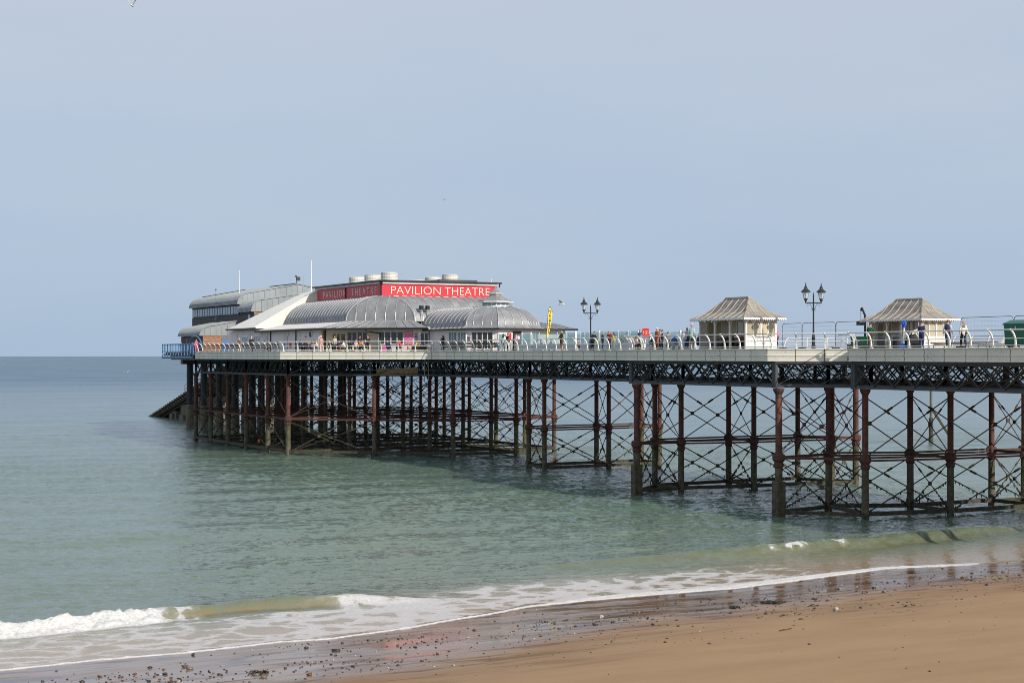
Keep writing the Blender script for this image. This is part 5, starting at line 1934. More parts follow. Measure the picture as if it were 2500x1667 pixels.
# --- temporary mesh fence panels
def fence_panel(p, q_, label):
    p, q_ = Vector((*p, DECK)), Vector((*q_, DECK))
    root = empty('fence_panel', tuple(p), 0, label, 'fence panel', 'temporary wire fence panels')
    d = (q_ - p).normalized()
    up = Vector((0, 0, 1))
    H = 2.02
    fr = [p + up * 0.12, p + up * (H - 0.22), p + d * 0.06 + up * (H - 0.07), p + d * 0.22 + up * H, q_ - d * 0.22 + up * H, q_ - d * 0.06 + up * (H - 0.07), q_ + up * (H - 0.22), q_ + up * 0.12]
    MB().path(fr + [fr[0]], 0.026, 6).build('frame', GALV, root)
    wires = MB()
    for z in (0.45, 0.78, 1.1, 1.42, 1.75):
        wires.tube(p + up * z, q_ + up * z, 0.006, n=3)
    L = (q_ - p).length
    for k in range(1, int(L / 0.35)):
        wires.tube(p + d * (k * 0.35) + up * 0.12, p + d * (k * 0.35) + up * H, 0.004, n=3)
    tag(wires.build('wires', GALV, root), kind='stuff')
    MB().box(tuple(p + up * 0.06), (0.25, 0.7, 0.12)).build('foot', BLACK, root)
fw = 77.8
ys = [at(x, fw) for x in (1909, 1958, 2040, 2118)]
fence_panel((78.6, ys[0] + 1.0), (fw, ys[1]), 'short wire fence panel beside the nearer shelter, leftmost of its row')
fence_panel((fw, ys[1] - 0.05), (fw, ys[2]), 'wire fence panel crossed by the lamp post')
fence_panel((fw, ys[2] - 0.05), (fw, ys[3]), 'wire fence panel ending behind the man in green')
fence_panel((76.6, at(2346, 76.6)), (76.2, at(2474, 76.2)), 'wide wire fence panel behind the couple in white and grey')
fence_panel((76.2, at(2476, 76.2)), (76.0, at(2575, 76.0)), 'wire fence panel behind the tall green bin at the edge')
def barrier(w, px0, px1, label):
    p, q_ = Vector((w, at(px0, w), DECK)), Vector((w, at(px1, w), DECK))
    root = empty('crowd_barrier', tuple(p), 0, label, 'barrier')
    up = Vector((0, 0, 1))
    MB().path([p + up * 0.1, p + up * 1.0, p + (q_ - p) * 0.05 + up * 1.08, q_ - (q_ - p) * 0.05 + up * 1.08, q_ + up * 1.0, q_ + up * 0.1], 0.025, 6).build('frame', GALV, root)
    for k in range(1, 14):
        c = p + (q_ - p) * (k / 14)
        MB().tube(c + up * 0.12, c + up * 1.06, 0.010, n=4).build('bar', GALV, root)
barrier(79.0, 2046, 2088, 'grey steel crowd barrier left of the green box')

# --- clutter by the second shelter
def simple(name, label, cat, parts, loc, rz=0.0, group=None):
    root = empty(name, loc, rz, label, cat, group)
    for pn, mb, mat in parts:
        mb.build(pn, mat, root, local=True)
    return root
w = 77.0
simple('storage_box', 'bright green plastic storage box behind the rail beside the man in green', 'box',
       [('body', MB().prism([(-0.32, -0.9), (0.32, -0.9), (0.36, 0.9), (-0.36, 0.9)], 0.30, 0.80), GREENBOX), ('lid', MB().box((0, 0, 0.84), (0.76, 1.9, 0.08)), GREENBOX),
        ('base', MB().box((0, 0, 0.16), (0.8, 2.6, 0.28)), TARP)], (w, at(2106, w), DECK))
for px0, px1, w_, h, lb in ((2152, 2176, 76.8, 0.86, 'black covered bundle, left one of two behind the telescope'), (2176, 2212, 77.6, 0.94, 'grey tarpaulin-covered bundle, right one of two behind the telescope')):
    y0_, y1_ = sorted((at(px0, w_), at(px1, w_)))
    L = y1_ - y0_
    mb = MB()
    rows = []
    for zz_, ins in ((0, 0), (h * 0.5, 0.03), (h * 0.88, 0.08), (h, 0.35)):
        rr_ = []
        for k in range(16):
            a = 2 * math.pi * k / 16
            sx_, sy_ = math.copysign(abs(math.cos(a)) ** 0.4, math.cos(a)), math.copysign(abs(math.sin(a)) ** 0.4, math.sin(a))
            rr_.append(((0.6 - ins) * sx_ + random.uniform(-.02, .02), (L / 2 - ins) * sy_, zz_ + random.uniform(-.02, .03) * (zz_ > 0)))
        rows.append(rr_ + [rr_[0]])
    mb.sheet(rows)
    mb.add([rows[-1][k] for k in range(16)], [tuple(range(16))])
    o = mb.build('covered_bundle', TARP if px0 > 2160 else M('black_cover', (0.02, 0.021, 0.026), 0.5, var=0.2))
    o.location = (w_, (y0_ + y1_) / 2, DECK)
    tag(o, lb, 'covered bundle')
# telescope
w = 74.6
t = at(2207, w)
simple('telescope', 'bright blue coin telescope on a pale post behind the rail', 'telescope',
       [('foot', MB().box((0, 0, 0.16), (0.5, 0.42, 0.32)), TELEBLUE), ('post', MB().tube((0, 0, 0.3), (0, 0, 1.5), 0.075, n=10), M('pale_blue_post', (0.50, 0.60, 0.66), 0.4)),
        ('neck', MB().tube((0, 0, 1.38), (0, 0, 1.56), 0.085, n=10), TELEBLUE),
        ('head', MB().lathe([(0.10, -0.02), (0.16, 0.02), (0.17, 0.26), (0.10, 0.31)], 4, (0, 0, 1.54), R(45)).box((0.02, 0, 1.70), (0.30, 0.24, 0.26)), TELEBLUE),
        ('eyepiece', MB().tube((-0.14, 0, 1.68), (-0.38, 0, 1.66), 0.075, 0.09, 8), TELEBLUE)], (w, t, DECK), R(27))
# green wheelie container at the right edge
def container():
    w = 74.3
    y0_, y1_ = sorted((at(2457, w), at(2540, w)))
    L = y1_ - y0_
    root = empty('waste_container', (w + 0.4, (y0_ + y1_) / 2, DECK), 0, 'tall dark green waste container at the right edge of the view', 'waste container')
    pts = [(-0.50, 0.1), (0.50, 0.1), (0.62, 1.40), (-0.62, 1.40)]
    MB().extrude([(x, 0, z) for x, z in pts], (0, -L / 2, 0), (0, L / 2, 0)).build('body', GREEN, root, local=True)
    lid = MB()
    for k in range(7):
        y = -L / 2 - 0.06 + (L + 0.12) * k / 7
        lid.extrude([(-0.68, 0, 1.40), (0.68, 0, 1.40), (0.66, 0, 1.62), (0.0, 0, 1.72), (-0.66, 0, 1.50)], (0, y + 0.02, 0.0), (0, y + (L + 0.12) / 7 - 0.02, 0.0))
        lid.build('lid_rib', GREEN, root, local=True)
        lid = MB()
    MB().box((0, 0, 1.44), (1.34, L + 0.1, 0.06)).build('rim', GREEN, root, local=True)
    for x, y in ((-0.4, -L / 2 + .2), (0.4, -L / 2 + .2), (-0.4, L / 2 - .2), (0.4, L / 2 - .2)):
        MB().tube((x - 0.04, y, 0.09), (x + 0.04, y, 0.09), 0.09, n=10).build('wheel', BLACK, root, local=True)
    me, mn, mx_ = text_mesh('3', 0.34, 0.004)
    k = -1
    yy = at(2480, w - 0.2) - (y0_ + y1_) / 2
    me.transform(Matrix.Translation((-0.635, yy + 0.12, 1.08)) @ Matrix(((0, 0.095, -1, 0), (-1, 0, 0, 0), (0, 1, 0, 0), (0, 0, 0, 1))))
    me.materials.clear()
    me.materials.append(TRIM)
    link('number', me, root, True)
container()
# loose timber
wq = 80.0
for k, (px0, px1, dz, dw, yaw_) in enumerate(((2262, 2436, 0.42, 0.0, 0.02), (2275, 2420, 0.36, 0.3, -0.02), (2282, 2415, 0.30, -0.2, 0.03), (2370, 2425, 0.34, 0.4, 0.14))):
    a = Vector((wq + dw, at(px0, wq + dw), DECK + dz))
    b = Vector((wq + dw + yaw_ * 8, at(px1, wq + dw), DECK + dz - 0.05 * (k % 2)))
    o = MB().bar(a, b, 0.22, 0.06).build('timber_plank', PLANK)
    tag(o, ('longest weathered plank, top of the loose pile behind the walking couple', 'pale plank on the far side of the loose pile', 'plank lying lowest and nearest in the loose pile', 'short plank lying askew at the right end of the loose pile')[k], 'plank', 'loose pine planks on the deck')
tr = empty('trestle', (wq, at(2320, wq), DECK), 0, 'low dark trestle carrying the loose planks', 'trestle')
for px in (2290, 2400):
    y = at(px, wq)
    MB().box((wq + 0.1, y, DECK + 0.23), (1.1, 0.12, 0.05)).build('rail', SLAT, tr)
    for s in (-0.45, 0.65):
        MB().bar((wq + s, y, DECK), (wq + s * 0.8, y, DECK + 0.22), 0.06).build('leg', SLAT, tr)
# small davit crane arm by the second shelter
dv_ = MB().path([(88.6, at(2112, 88.6), 14.9), (88.6, at(2104, 88.6), 15.55), (88.6, at(2102, 88.6), 15.3)], 0.09, 6).tube((88.6, at(2101.5, 88.6), 14.3), (88.6, at(2101.5, 88.6), 15.3), 0.02, n=4).box((88.6, at(2102, 88.6), 14.25), (0.5, 0.6, 0.35)).tube((88.6, at(2112, 88.6), DECK), (88.6, at(2112, 88.6), 14.9), 0.09, n=8)
tag(dv_.build('davit', BLACK), 'small black davit crane showing over the left eave of the far shelter', 'davit')
# blue hoop at the sea end
hp_ = MB()
hp_.path([(62.6, 214.2 + 3.4 * (1 - math.cos(a)), DECK + 0.4 + 1.75 * math.sin(a)) for a in np.linspace(0, math.pi, 15)], 0.09, 8)
tag(hp_.build('hoop', BLUE), 'tall blue steel hoop behind the woman in pink', 'hoop')
# navigation post standing in the sea beyond the pier
nx, ny = ground(2273, 1078)
nav = empty('marker_post', (nx, ny, 0), 0, 'thin post with red board standing in the sea, seen between the piles', 'marker post')
MB().tube((nx, ny, -2), (nx, ny, 3.2), 0.30, n=10).build('base_pile', WEEDBEAM, nav)
MB().tube((nx, ny, 3.2), (nx, ny, 8.2), 0.18, n=8).build('post', CONCRETE, nav)
MB().tube((nx, ny, 8.2), (nx, ny, 11.2), 0.07, n=8).build('staff', RUSTROD, nav)
MB().box((nx, ny, 11.3), (1.4, 0.1, 0.35), R(27)).build('board', ORANGE, nav)
MB().bar((nx, ny, 4.6), (nx + 2.6, ny - 1.2, 0.2), 0.28).build('raking_strut', WEEDBEAM, nav)

# --- terrace tables
def picnic(w, t, rz, label):
    root = empty('picnic_table', (w, t, DECK), rz, label, 'picnic table', 'black picnic tables on the terrace')
    for k in range(4):
        MB().box((0, -0.30 + 0.2 * k, 0.73), (1.6, 0.18, 0.045)).build('top_slat', TABLE, root, local=True)
    for s in (-1, 1):
        MB().box((0, s * 0.68, 0.44), (1.6, 0.26, 0.045)).build('seat', TABLE, root, local=True)
        for x in (-0.6, 0.6):
            MB().bar((x, s * 0.12, 0.70), (x, s * 0.62, 0.0), 0.07).build('leg', TABLE, root, local=True)
    for x in (-0.6, 0.6):
        MB().bar((x, -0.72, 0.40), (x, 0.72, 0.40), 0.06).build('cross_bar', TABLE, root, local=True)
TP, TD = Vector((61.0, 180.2)), Vector((0.7071, -0.7071))
def terr(px, off=0.0):
    u = on_line(px, TP, TD)
    p = TP + TD * u
    return p.x + off * 0.7071, p.y + off * 0.7071
for px, lb in ((742, 'black picnic table crowded with people at the left end of the terrace'), (806, 'black picnic table behind the man in dark jacket, second from the left'),
               (856, 'black picnic table with the two standing women behind it'), (960, 'black picnic table with people in navy and red coats')):
    x, y = terr(px, 0.4)
    picnic(x, y, R(-45), lb)
# drinks cabinet by the door
x, y = terr(1015, 1.0)
simple('drinks_counter', 'low black counter with colourful packets beside the terrace door', 'counter',
       [('body', MB().box((0, 0, 0.30), (1.6, 0.5, 0.60)), TABLE), ('top', MB().box((0, 0, 0.63), (1.7, 0.56, 0.05)), TABLE)] +
       [('packet', MB().box((-0.55 + 0.16 * k, -0.1, 0.65 + 0.08 + 0.04 * (k % 3)), (0.12, 0.1, 0.16 + 0.08 * (k % 3))), M('packet%d' % (k % 4), [(0.7, 0.25, 0.05), (0.1, 0.3, 0.6), (0.75, 0.6, 0.1), (0.6, 0.05, 0.08)][k % 4], 0.5)) for k in range(8)], (x, y, DECK), R(-45))
x, y = terr(1034, 1.4)
simple('notice_stand', 'low white board standing by the open terrace door', 'board', [('panel', MB().box((0, 0, 0.42), (0.62, 0.05, 0.84)), TRIM), ('foot', MB().box((0, 0.1, 0.02), (0.66, 0.4, 0.04)), TRIM)], (x, y, DECK), R(-45))

# ================================================================== PEOPLE
SKIN = M('skin', (0.50, 0.30, 0.21), 0.55, var=0.08)
HAIRS = {'brown': (0.060, 0.034, 0.018), 'black': (0.014, 0.012, 0.012), 'fair': (0.36, 0.24, 0.11), 'grey': (0.34, 0.33, 0.32), 'white': (0.62, 0.60, 0.56), 'auburn': (0.12, 0.045, 0.02)}
def cloth(c):
    return M('cloth_%03d_%03d_%03d' % tuple(int(v * 999) for v in c), c, 0.85, var=0.12, scale=9)
POSES = {}
def pose_joints(kind):
    J = {'pelvis': (0, 0, .95), 'waist': (0, 0, 1.10), 'chest': (0, .01, 1.30), 'neck': (0, 0, 1.47), 'head0': (0, -.015, 1.56), 'head1': (0, -.02, 1.68),
         'shl': (.17, 0, 1.40), 'ell': (.23, .03, 1.13), 'wrl': (.24, -.06, .89), 'hal': (.24, -.08, .82),
         'shr': (-.17, 0, 1.40), 'elr': (-.23, .03, 1.13), 'wrr': (-.24, -.06, .89), 'har': (-.24, -.08, .82),
         'hil': (.09, 0, .92), 'knl': (.10, -.02, .50), 'anl': (.10, .03, .08), 'tol': (.11, -.15, .04),
         'hir': (-.09, 0, .92), 'knr': (-.10, -.02, .50), 'anr': (-.10, .03, .08), 'tor': (-.11, -.15, .04)}
    up = ['waist', 'chest', 'neck', 'head0', 'head1', 'shl', 'ell', 'wrl', 'hal', 'shr', 'elr', 'wrr', 'har']
    def bend(a, names=up, piv=(0, 0, .95)):
        for n in names:
            x, y, z = J[n]
            dy, dz = y - piv[1], z - piv[2]
            J[n] = (x, piv[1] + dy * math.cos(a) - dz * math.sin(a), piv[2] + dy * math.sin(a) + dz * math.cos(a))
    if kind == 'walk':
        J.update(knl=(.10, -.20, .53), anl=(.10, -.27, .12), tol=(.11, -.44, .10), knr=(-.10, .08, .50), anr=(-.10, .30, .13), tor=(-.11, .18, .03),
                 wrl=(.24, .14, .88), hal=(.24, .16, .82), wrr=(-.25, -.22, .93), har=(-.25, -.26, .87))
    elif kind == 'phone':
        J.update(wrl=(.12, -.26, 1.12), hal=(.06, -.32, 1.16), wrr=(-.12, -.26, 1.12), har=(-.06, -.32, 1.16), head1=(0, -.07, 1.66))
    elif kind == 'lean':
        bend(R(18))
        J.update(ell=(.27, -.28, 1.10), wrl=(.18, -.50, 1.04), hal=(.10, -.56, 1.05), elr=(-.27, -.28, 1.10), wrr=(-.18, -.50, 1.04), har=(-.10, -.56, 1.05))
    elif kind == 'reach':
        J.update(ell=(.42, -.10, 1.22), wrl=(.66, -.20, 1.14), hal=(.74, -.22, 1.12))
    elif kind == 'raise':
        bend(R(10))
        J.update(ell=(.34, -.20, 1.46), wrl=(.46, -.42, 1.60), hal=(.50, -.50, 1.63))
    elif kind == 'face':
        J.update(elr=(-.25, -.10, 1.12), wrr=(-.10, -.20, 1.36), har=(-.04, -.19, 1.45))
    elif kind == 'fold':
        J.update(ell=(.27, -.06, 1.13), wrl=(.02, -.22, 1.14), hal=(-.10, -.21, 1.16), elr=(-.27, -.06, 1.13), wrr=(-.02, -.20, 1.20), har=(.10, -.20, 1.22))
    elif kind == 'bend':
        bend(R(55))
        J.update(wrl=(.20, -.72, .70), hal=(.18, -.78, .64), wrr=(-.20, -.72, .70), har=(-.18, -.78, .64), ell=(.24, -.60, .95), elr=(-.24, -.60, .95))
    elif kind == 'sit':
        d = -.47
        for n in up + ['pelvis', 'hil', 'hir']:
            x, y, z = J[n]
            J[n] = (x, y + .0, z + d)
        J.update(knl=(.13, -.44, .48), anl=(.13, -.40, .08), tol=(.14, -.57, .04), knr=(-.13, -.44, .48), anr=(-.13, -.40, .08), tor=(-.14, -.57, .04),
                 ell=(.25, -.12, .72), wrl=(.16, -.36, .74), hal=(.12, -.44, .76), elr=(-.25, -.12, .72), wrr=(-.16, -.36, .74), har=(-.12, -.44, .76))
        bend(R(10), up, (0, 0, .48))
    return J
RADII = {'pelvis': (.18, .15), 'waist': (.175, .14), 'chest': (.20, .155), 'neck': (.058, .058), 'head0': (.082, .092), 'head1': (.092, .106),
         'sh': (.092, .092), 'el': (.066, .066), 'wr': (.042, .042), 'ha': (.040, .024), 'hi': (.125, .13), 'kn': (.085, .088), 'an': (.058, .06), 'to': (.040, .034)}
BONES = [('pelvis', 'waist'), ('waist', 'chest'), ('chest', 'neck'), ('neck', 'head0'), ('head0', 'head1'), ('chest', 'shl'), ('shl', 'ell'), ('ell', 'wrl'), ('wrl', 'hal'),
         ('chest', 'shr'), ('shr', 'elr'), ('elr', 'wrr'), ('wrr', 'har'), ('pelvis', 'hil'), ('hil', 'knl'), ('knl', 'anl'), ('anl', 'tol'), ('pelvis', 'hir'), ('hir', 'knr'), ('knr', 'anr'), ('anr', 'tor')]
def bone_slot(b):
    e = b[1]
    if e in ('head0', 'head1', 'hal', 'har'):
        return 0
    if e in ('wrl', 'wrr'):
        return 2
    if e in ('knl', 'knr', 'hil', 'hir'):
        return 3
    if e in ('anl', 'anr'):
        return 4
    if e in ('tol', 'tor'):
        return 5
    return 1
def seg_dist(p, a, b):
    ab = b - a
    t_ = max(0, min(1, (p - a).dot(ab) / ab.length_squared))
    return (p - a - ab * t_).length
def body_mesh(kind):
    if kind in POSES:
        return POSES[kind]
    J = pose_joints(kind)
    names = list(J)
    me = bpy.data.meshes.new('body')
    me.from_pydata([J[n] for n in names], [(names.index(a), names.index(b)) for a, b in BONES], [])
    o = bpy.data.objects.new('body', me)
    COL.objects.link(o)
    sk = o.modifiers.new('skin', 'SKIN')
    sk.use_smooth_shade = True
    sl = me.skin_vertices[0].data
    for i, n in enumerate(names):
        k = n if n in RADII else n[:2]
        sl[i].radius = RADII[k]
        sl[i].use_root = n == 'pelvis'
    sub = o.modifiers.new('subdivision', 'SUBSURF')
    sub.levels = sub.render_levels = 1
    dg = bpy.context.evaluated_depsgraph_get()
    out = bpy.data.meshes.new_from_object(o.evaluated_get(dg))
    bpy.data.objects.remove(o)
    V, F, S = [tuple(v.co) for v in out.vertices], [tuple(p.vertices) for p in out.polygons], []
    segs = [(Vector(J[a]), Vector(J[b]), bone_slot((a, b)), RADII[b if b in RADII else b[:2]][0]) for a, b in BONES]
    for p in out.polygons:
        c = p.center
        S.append(min(segs, key=lambda s_: seg_dist(c, s_[0], s_[1]) - s_[3] * 0.6)[2])
    bpy.data.meshes.remove(out)
    mb = MB()
    mb.add(V, F)
    # fingers and thumb, nose, ears
    for s in 'lr':
        w_, h_ = Vector(J['wr' + s]), Vector(J['ha' + s])
        d = (h_ - w_).normalized()
        side = d.cross(Vector((1, 0, 0)))
        side = side.normalized() if side.length > .1 else Vector((0, 1, 0))
        for k, ln in enumerate((.062, .075, .078, .066)):
            b0 = h_ + d * .015 + side * (-.027 + .018 * k)
            m0 = b0 + d * ln * .55 + Vector((0, 0, -.004))
            mb.tube(b0, m0, .0095, .009, 5)
            mb.tube(m0, m0 + (d + Vector((0, -.25, -.25))).normalized() * ln * .5, .009, .007, 5)
        th = h_ - d * .025 + side * -.032
        mb.tube(th, th + (d * .6 - side * .8).normalized() * .05, .0115, .009, 5)
    hc, hn = Vector(J['head1']), (Vector(J['head1']) - Vector(J['neck'])).normalized()
    fwd = (Vector((0, -1, 0)) - hn * hn.dot(Vector((0, -1, 0)))).normalized()
    mid = hc - hn * .045
    mb.tube(mid + fwd * .085 + hn * .02, mid + fwd * .108 - hn * .02, .010, .016, 5)
    lat = fwd.cross(hn)
    for sg in (1, -1):
        mb.tube(mid + lat * (.078 * sg) - hn * .025, mid + lat * (.086 * sg) + hn * .028, .012, .014, 5)
    k0 = len(F)
    S += [0] * (len(mb.f) - k0)
    me = mb.mesh('person_body', None, True)
    for i in range(6):
        me.materials.append(SKIN)
    me.polygons.foreach_set('material_index', S)
    POSES[kind] = (me, J, mid, fwd, hn, lat)
    return POSES[kind]

def person(px, w, face, kind, top, legs, hair, label, long_sleeve=True, shorts=False, hat=None, long_hair=False, bag=None, sc=1.0, pos=None, z=DECK, t=None):
    me, J, mid, fwd, hn, lat = body_mesh(kind)
    x, y = pos if pos is not None else (w, at(px, w) if t is None else t)
    o = link('person', me, None, loc=(x, y, z - 0.0), rz=R(face), scale=(sc, sc, sc))
    tag(o, label, 'person', 'people on the pier')
    mats = [SKIN, cloth(top), cloth(top) if long_sleeve else SKIN, cloth(legs), SKIN if shorts else cloth(legs), cloth((.05, .045, .045))]
    for i, m_ in enumerate(mats):
        o.material_slots[i].link = 'OBJECT'
        o.material_slots[i].material = m_
    # hair: a cap over the skull, drawn down the back when long
    if hair:
        hb_ = MB()
        rows_ = []
        for a in np.linspace(0, 1, 6):
            th = a * 2.0
            r_ = []
            for k in range(12):
                ph = 2 * math.pi * k / 12
                cut = 1.0 if math.cos(ph) < 0.2 else 0.62
                tt = th * cut
                rad = .100
                p = mid + hn * (.028 + .082 * 1.28 * math.cos(tt)) + (lat * math.sin(ph) * .092 + fwd * math.cos(ph) * .108) * math.sin(tt)
                r_.append(tuple(p))
            rows_.append(r_ + [r_[0]])
        hb_.sheet(rows_)
        if long_hair:
            base = mid - fwd * .075
            for k in range(5):
                s0 = lat * (-.07 + .035 * k)
                hb_.tube(base + s0 - hn * .0, base + s0 * 1.3 - fwd * .03 - hn * .30 - Vector((0, 0, .02 * (k % 2))), .035, .018, 6)
        hb_.build('hair', M('hair_' + hair, HAIRS[hair], 0.6, var=0.25, scale=20), o, True, local=True)
    if hat:
        ht = MB()
        ht.lathe([(.115, -.01), (.118, .03), (.10, .09), (.05, .125), (.005, .13)], 10, tuple(mid + hn * .035))
        ht.build('cap', cloth(hat), o, True, local=True)
        pk = mid + hn * .045 + fwd * .10
        MB().bar(pk, pk + fwd * .09 - hn * .015, .13, .015).build('cap_peak', cloth(hat), o, local=True)
    if bag:
        c = Vector(J['chest']) - Vector((0, -.19, .03))
        MB().lathe([(.08, -.22), (.15, -.18), (.16, .05), (.13, .18), (.05, .22)], 8, tuple(c)).build('backpack', cloth(bag), o, True, local=True)
    return o

NAVY, BLK, WHT, GRY, PNK, BRN = (.018, .026, .065), (.016, .016, .018), (.66, .65, .64), (.17, .17, .18), (.62, .22, .30), (.10, .065, .035)
JEAN, KHAKI = (.045, .085, .17), (.22, .17, .10)
# by the side rail at the sea end
person(479, 62.9, -20, 'stand', (.55, .12, .24), (.55, .12, .24), 'brown', 'woman in long pink dress standing in front of the blue hoop', long_hair=True)
person(443, 63.6, -30, 'stand', BLK, BLK, 'black', 'dark-haired head just above the blue balcony rail', sc=0.82)
person(584, 63.2, -60, 'fold', (.12, .095, .07), (.5, .12, .03), 'grey', 'man in brown-grey top with folded arms left of the man in black')
person(614, 62.7, 150, 'stand', BLK, BLK, 'white', 'broad white-haired man in black seen from behind at the side rail', sc=1.08)
person(646, 62.9, 90, 'sit', GRY, BRN, 'fair', 'person sitting low behind the side rail right of the man in black')
# terrace tables
T_ = [
    (731, .1, 120, 'sit', NAVY, NAVY, 'brown', 'seated man in navy at the far left of the terrace', {}),
    (738, 1.2, -30, 'sit', (.30, .20, .15), GRY, 'fair', 'seated person behind the first table, second head from the left', {}),
    (745, .1, 160, 'sit', BLK, BLK, 'brown', 'seated man in black with sunglasses at the first terrace table', {}),
    (752, 1.2, -40, 'sit', (.60, .42, .36), PNK, 'fair', 'fair-haired seated woman in pale pink behind the first table', {}),
    (757, 1.3, -60, 'sit', BRN, BRN, 'brown', 'brown-haired person half hidden behind the first table', {}),
    (764, -.2, 150, 'sit', (.24, .17, .13), JEAN, 'brown', 'woman with long brown hair and jeans seated with her back turned', dict(long_hair=True)),
    (773, .2, -120, 'sit', (.62, .56, .46), JEAN, 'fair', 'seated person in cream top right of the brown-haired woman', {}),
    (781, .3, -30, 'stand', (.60, .30, .28), (.62, .40, .38), 'black', 'standing woman with long black hair and white cap in pink dress', dict(hat=(.70, .69, .67), long_hair=True, long_sleeve=False)),
    (806, .0, 140, 'sit', BLK, BLK, 'brown', 'seated man in black jacket and sunglasses at the second table', {}),
    (804, 1.5, -40, 'stand', (.60, .52, .40), GRY, 'fair', 'fair-haired woman in a pale top behind the seated man in black', {}),
    (822, .9, -50, 'sit', BLK, BLK, 'black', 'seated woman with straight black hair between the second and third tables', dict(long_hair=True)),
    (829, -.1, 170, 'sit', NAVY, (.55, .04, .03), 'brown', 'seated person in navy top and red trousers', {}),
    (840, .1, -130, 'sit', WHT, KHAKI, 'auburn', 'seated person in white top with auburn hair', {}),
    (850, .1, 120, 'sit', BLK, BLK, 'brown', 'seated person in black right of the one in white', {}),
    (867, 1.3, 60, 'stand', BLK, BLK, 'auburn', 'auburn-haired woman in black top with pink headband standing by the window', dict(long_hair=True, long_sleeve=False)),
    (887, 1.3, -50, 'phone', BLK, BLK, 'fair', 'fair long-haired woman in black cardigan standing by the window', dict(long_hair=True)),
    (870, -.1, 160, 'sit', (.62, .34, .36), GRY, 'grey', 'grey-haired person in pink seated below the standing women', {}),
    (880, .4, -20, 'sit', (.66, .30, .05), BLK, 'brown', 'seated person in orange at the third table', {}),
    (896, -.2, -130, 'sit', NAVY, NAVY, 'grey', 'bald man in navy seated at the right end of the third table', {}),
    (946, -.1, 130, 'sit', NAVY, JEAN, None, 'person in navy cap and jacket seated at the last table', dict(hat=NAVY)),
    (967, .8, -40, 'sit', (.30, .22, .22), BLK, 'brown', 'person with sunglasses seated between the navy and red coats', {}),
    (979, -.1, -130, 'sit', (.66, .035, .03), BLK, 'brown', 'person in bright red coat seated at the last table', dict(sc=1.05)),
    (993, .2, 60, 'sit', (.60, .28, .10), (.6, .1, .1), 'brown', 'small child in orange beside the red coat', dict(sc=.68)),
]
for px, off, face, kind, top, legs, hair, label, kw in T_:
    person(px, 0, face, kind, top, legs, hair, label, pos=terr(px, off), **kw)
person(1081, 75.4, -30, 'face', BLK, BLK, 'black', 'woman with long black hair in black dress, hand at her mouth', long_sleeve=False, long_hair=True)
person(1207, 75.2, 60, 'sit', (.62, .52, .52), JEAN, 'grey', 'man in pale top and jeans sitting on the bench end')
person(1229, 76.2, 130, 'stand', WHT, GRY, 'brown', 'brown-haired woman in white top left of the red cabinet', long_hair=True)
person(1240, 77.0, 100, 'stand', BLK, BLK, 'black', 'tall man in black partly hidden by the red cabinet', sc=1.06)
person(1261, 75.4, -140, 'stand', (.66, .30, .38), GRY, 'brown', 'man in pink shirt with white bag right of the red cabinet', bag=(.62, .66, .74), long_sleeve=False)
person(1371, 75.8, 100, 'reach', (.085, .052, .022), BRN, 'white', 'white-haired man in brown jumper reaching along the rail', shorts=True, sc=1.05)
for px, w, c, lb in ((1310, 82.0, (.55, .60, .68), 'pale figure seated behind the glass screen, leftmost'), (1322, 83.0, (.30, .36, .46), 'figure in grey-blue seated behind the glass screen left of the banner'),
                     (1343, 82.4, (.16, .20, .30), 'dark figure seated behind the glass screen below the banner'), (1400, 82.5, (.30, .50, .46), 'figure in green-blue seated behind the glass, right of the man in brown'),
                     (1408, 84.0, (.22, .16, .14), 'brown figure seated behind the glass, furthest from the rail'), (1520, 82.0, (.14, .12, .10), 'dark-haired figure behind the glass, left one of a pair'),
                     (1531, 82.0, (.26, .20, .14), 'brown-haired figure behind the glass, right one of a pair')):
    person(px, w, random.uniform(-180, 180), 'sit' if px < 1500 else 'stand', c, BLK, random.choice(['brown', 'grey', 'black']), lb)
person(1447, 75.6, 110, 'lean', BLK, BLK, 'black', 'dark-haired man in black leaning over the rail at the lamp post')
person(1471, 76.0, 60, 'phone', BLK, BLK, 'fair', 'fair-haired youth in black tracksuit with white stripes')
person(1488, 76.4, -70, 'phone', (.20, .022, .024), BLK, 'grey', 'balding man in dark red jumper beside the youth in black', sc=1.03)
person(1499, 77.2, -150, 'stand', (.45, .42, .10), GRY, 'auburn', 'auburn-haired person in yellow-green behind the man in red', sc=.93, long_hair=True)
person(1460, 78.0, 0, 'stand', (.20, .24, .12), BLK, 'fair', 'small child in green between the two young men in black', sc=.72)
person(1559, 73.4, 40, 'raise', NAVY, BLK, 'fair', 'fair-haired man in navy raising his arm to the red cabinet')
person(1553, 71.9, 60, 'sit', WHT, BLK, 'brown', 'child in white shirt sitting low against the rail', sc=.85)
person(1552, 72.6, -20, 'sit', (.35, .03, .04), BLK, 'brown', 'child in dark red sitting behind the child in white', sc=.85)
person(1590, 72.6, -60, 'bend', WHT, NAVY, 'grey', 'person in white bending forward left of the orange-brown man', shorts=True)
person(1604, 72.2, -90, 'stand', (.33, .085, .030), (.33, .085, .030), 'white', 'grey-haired man all in orange-brown with sunglasses', sc=1.04)
person(1617, 73.0, -120, 'stand', BLK, BLK, 'black', 'dark-haired woman in black behind the orange-brown man', sc=.93)
person(1612, 74.2, -100, 'stand', (.5, .48, .46), BLK, 'auburn', 'auburn-haired woman half hidden behind the orange-brown man', sc=.98)
person(1631, 75.0, -20, 'stand', GRY, BLK, 'black', 'dark-haired child standing left of the pushchair', sc=.86)
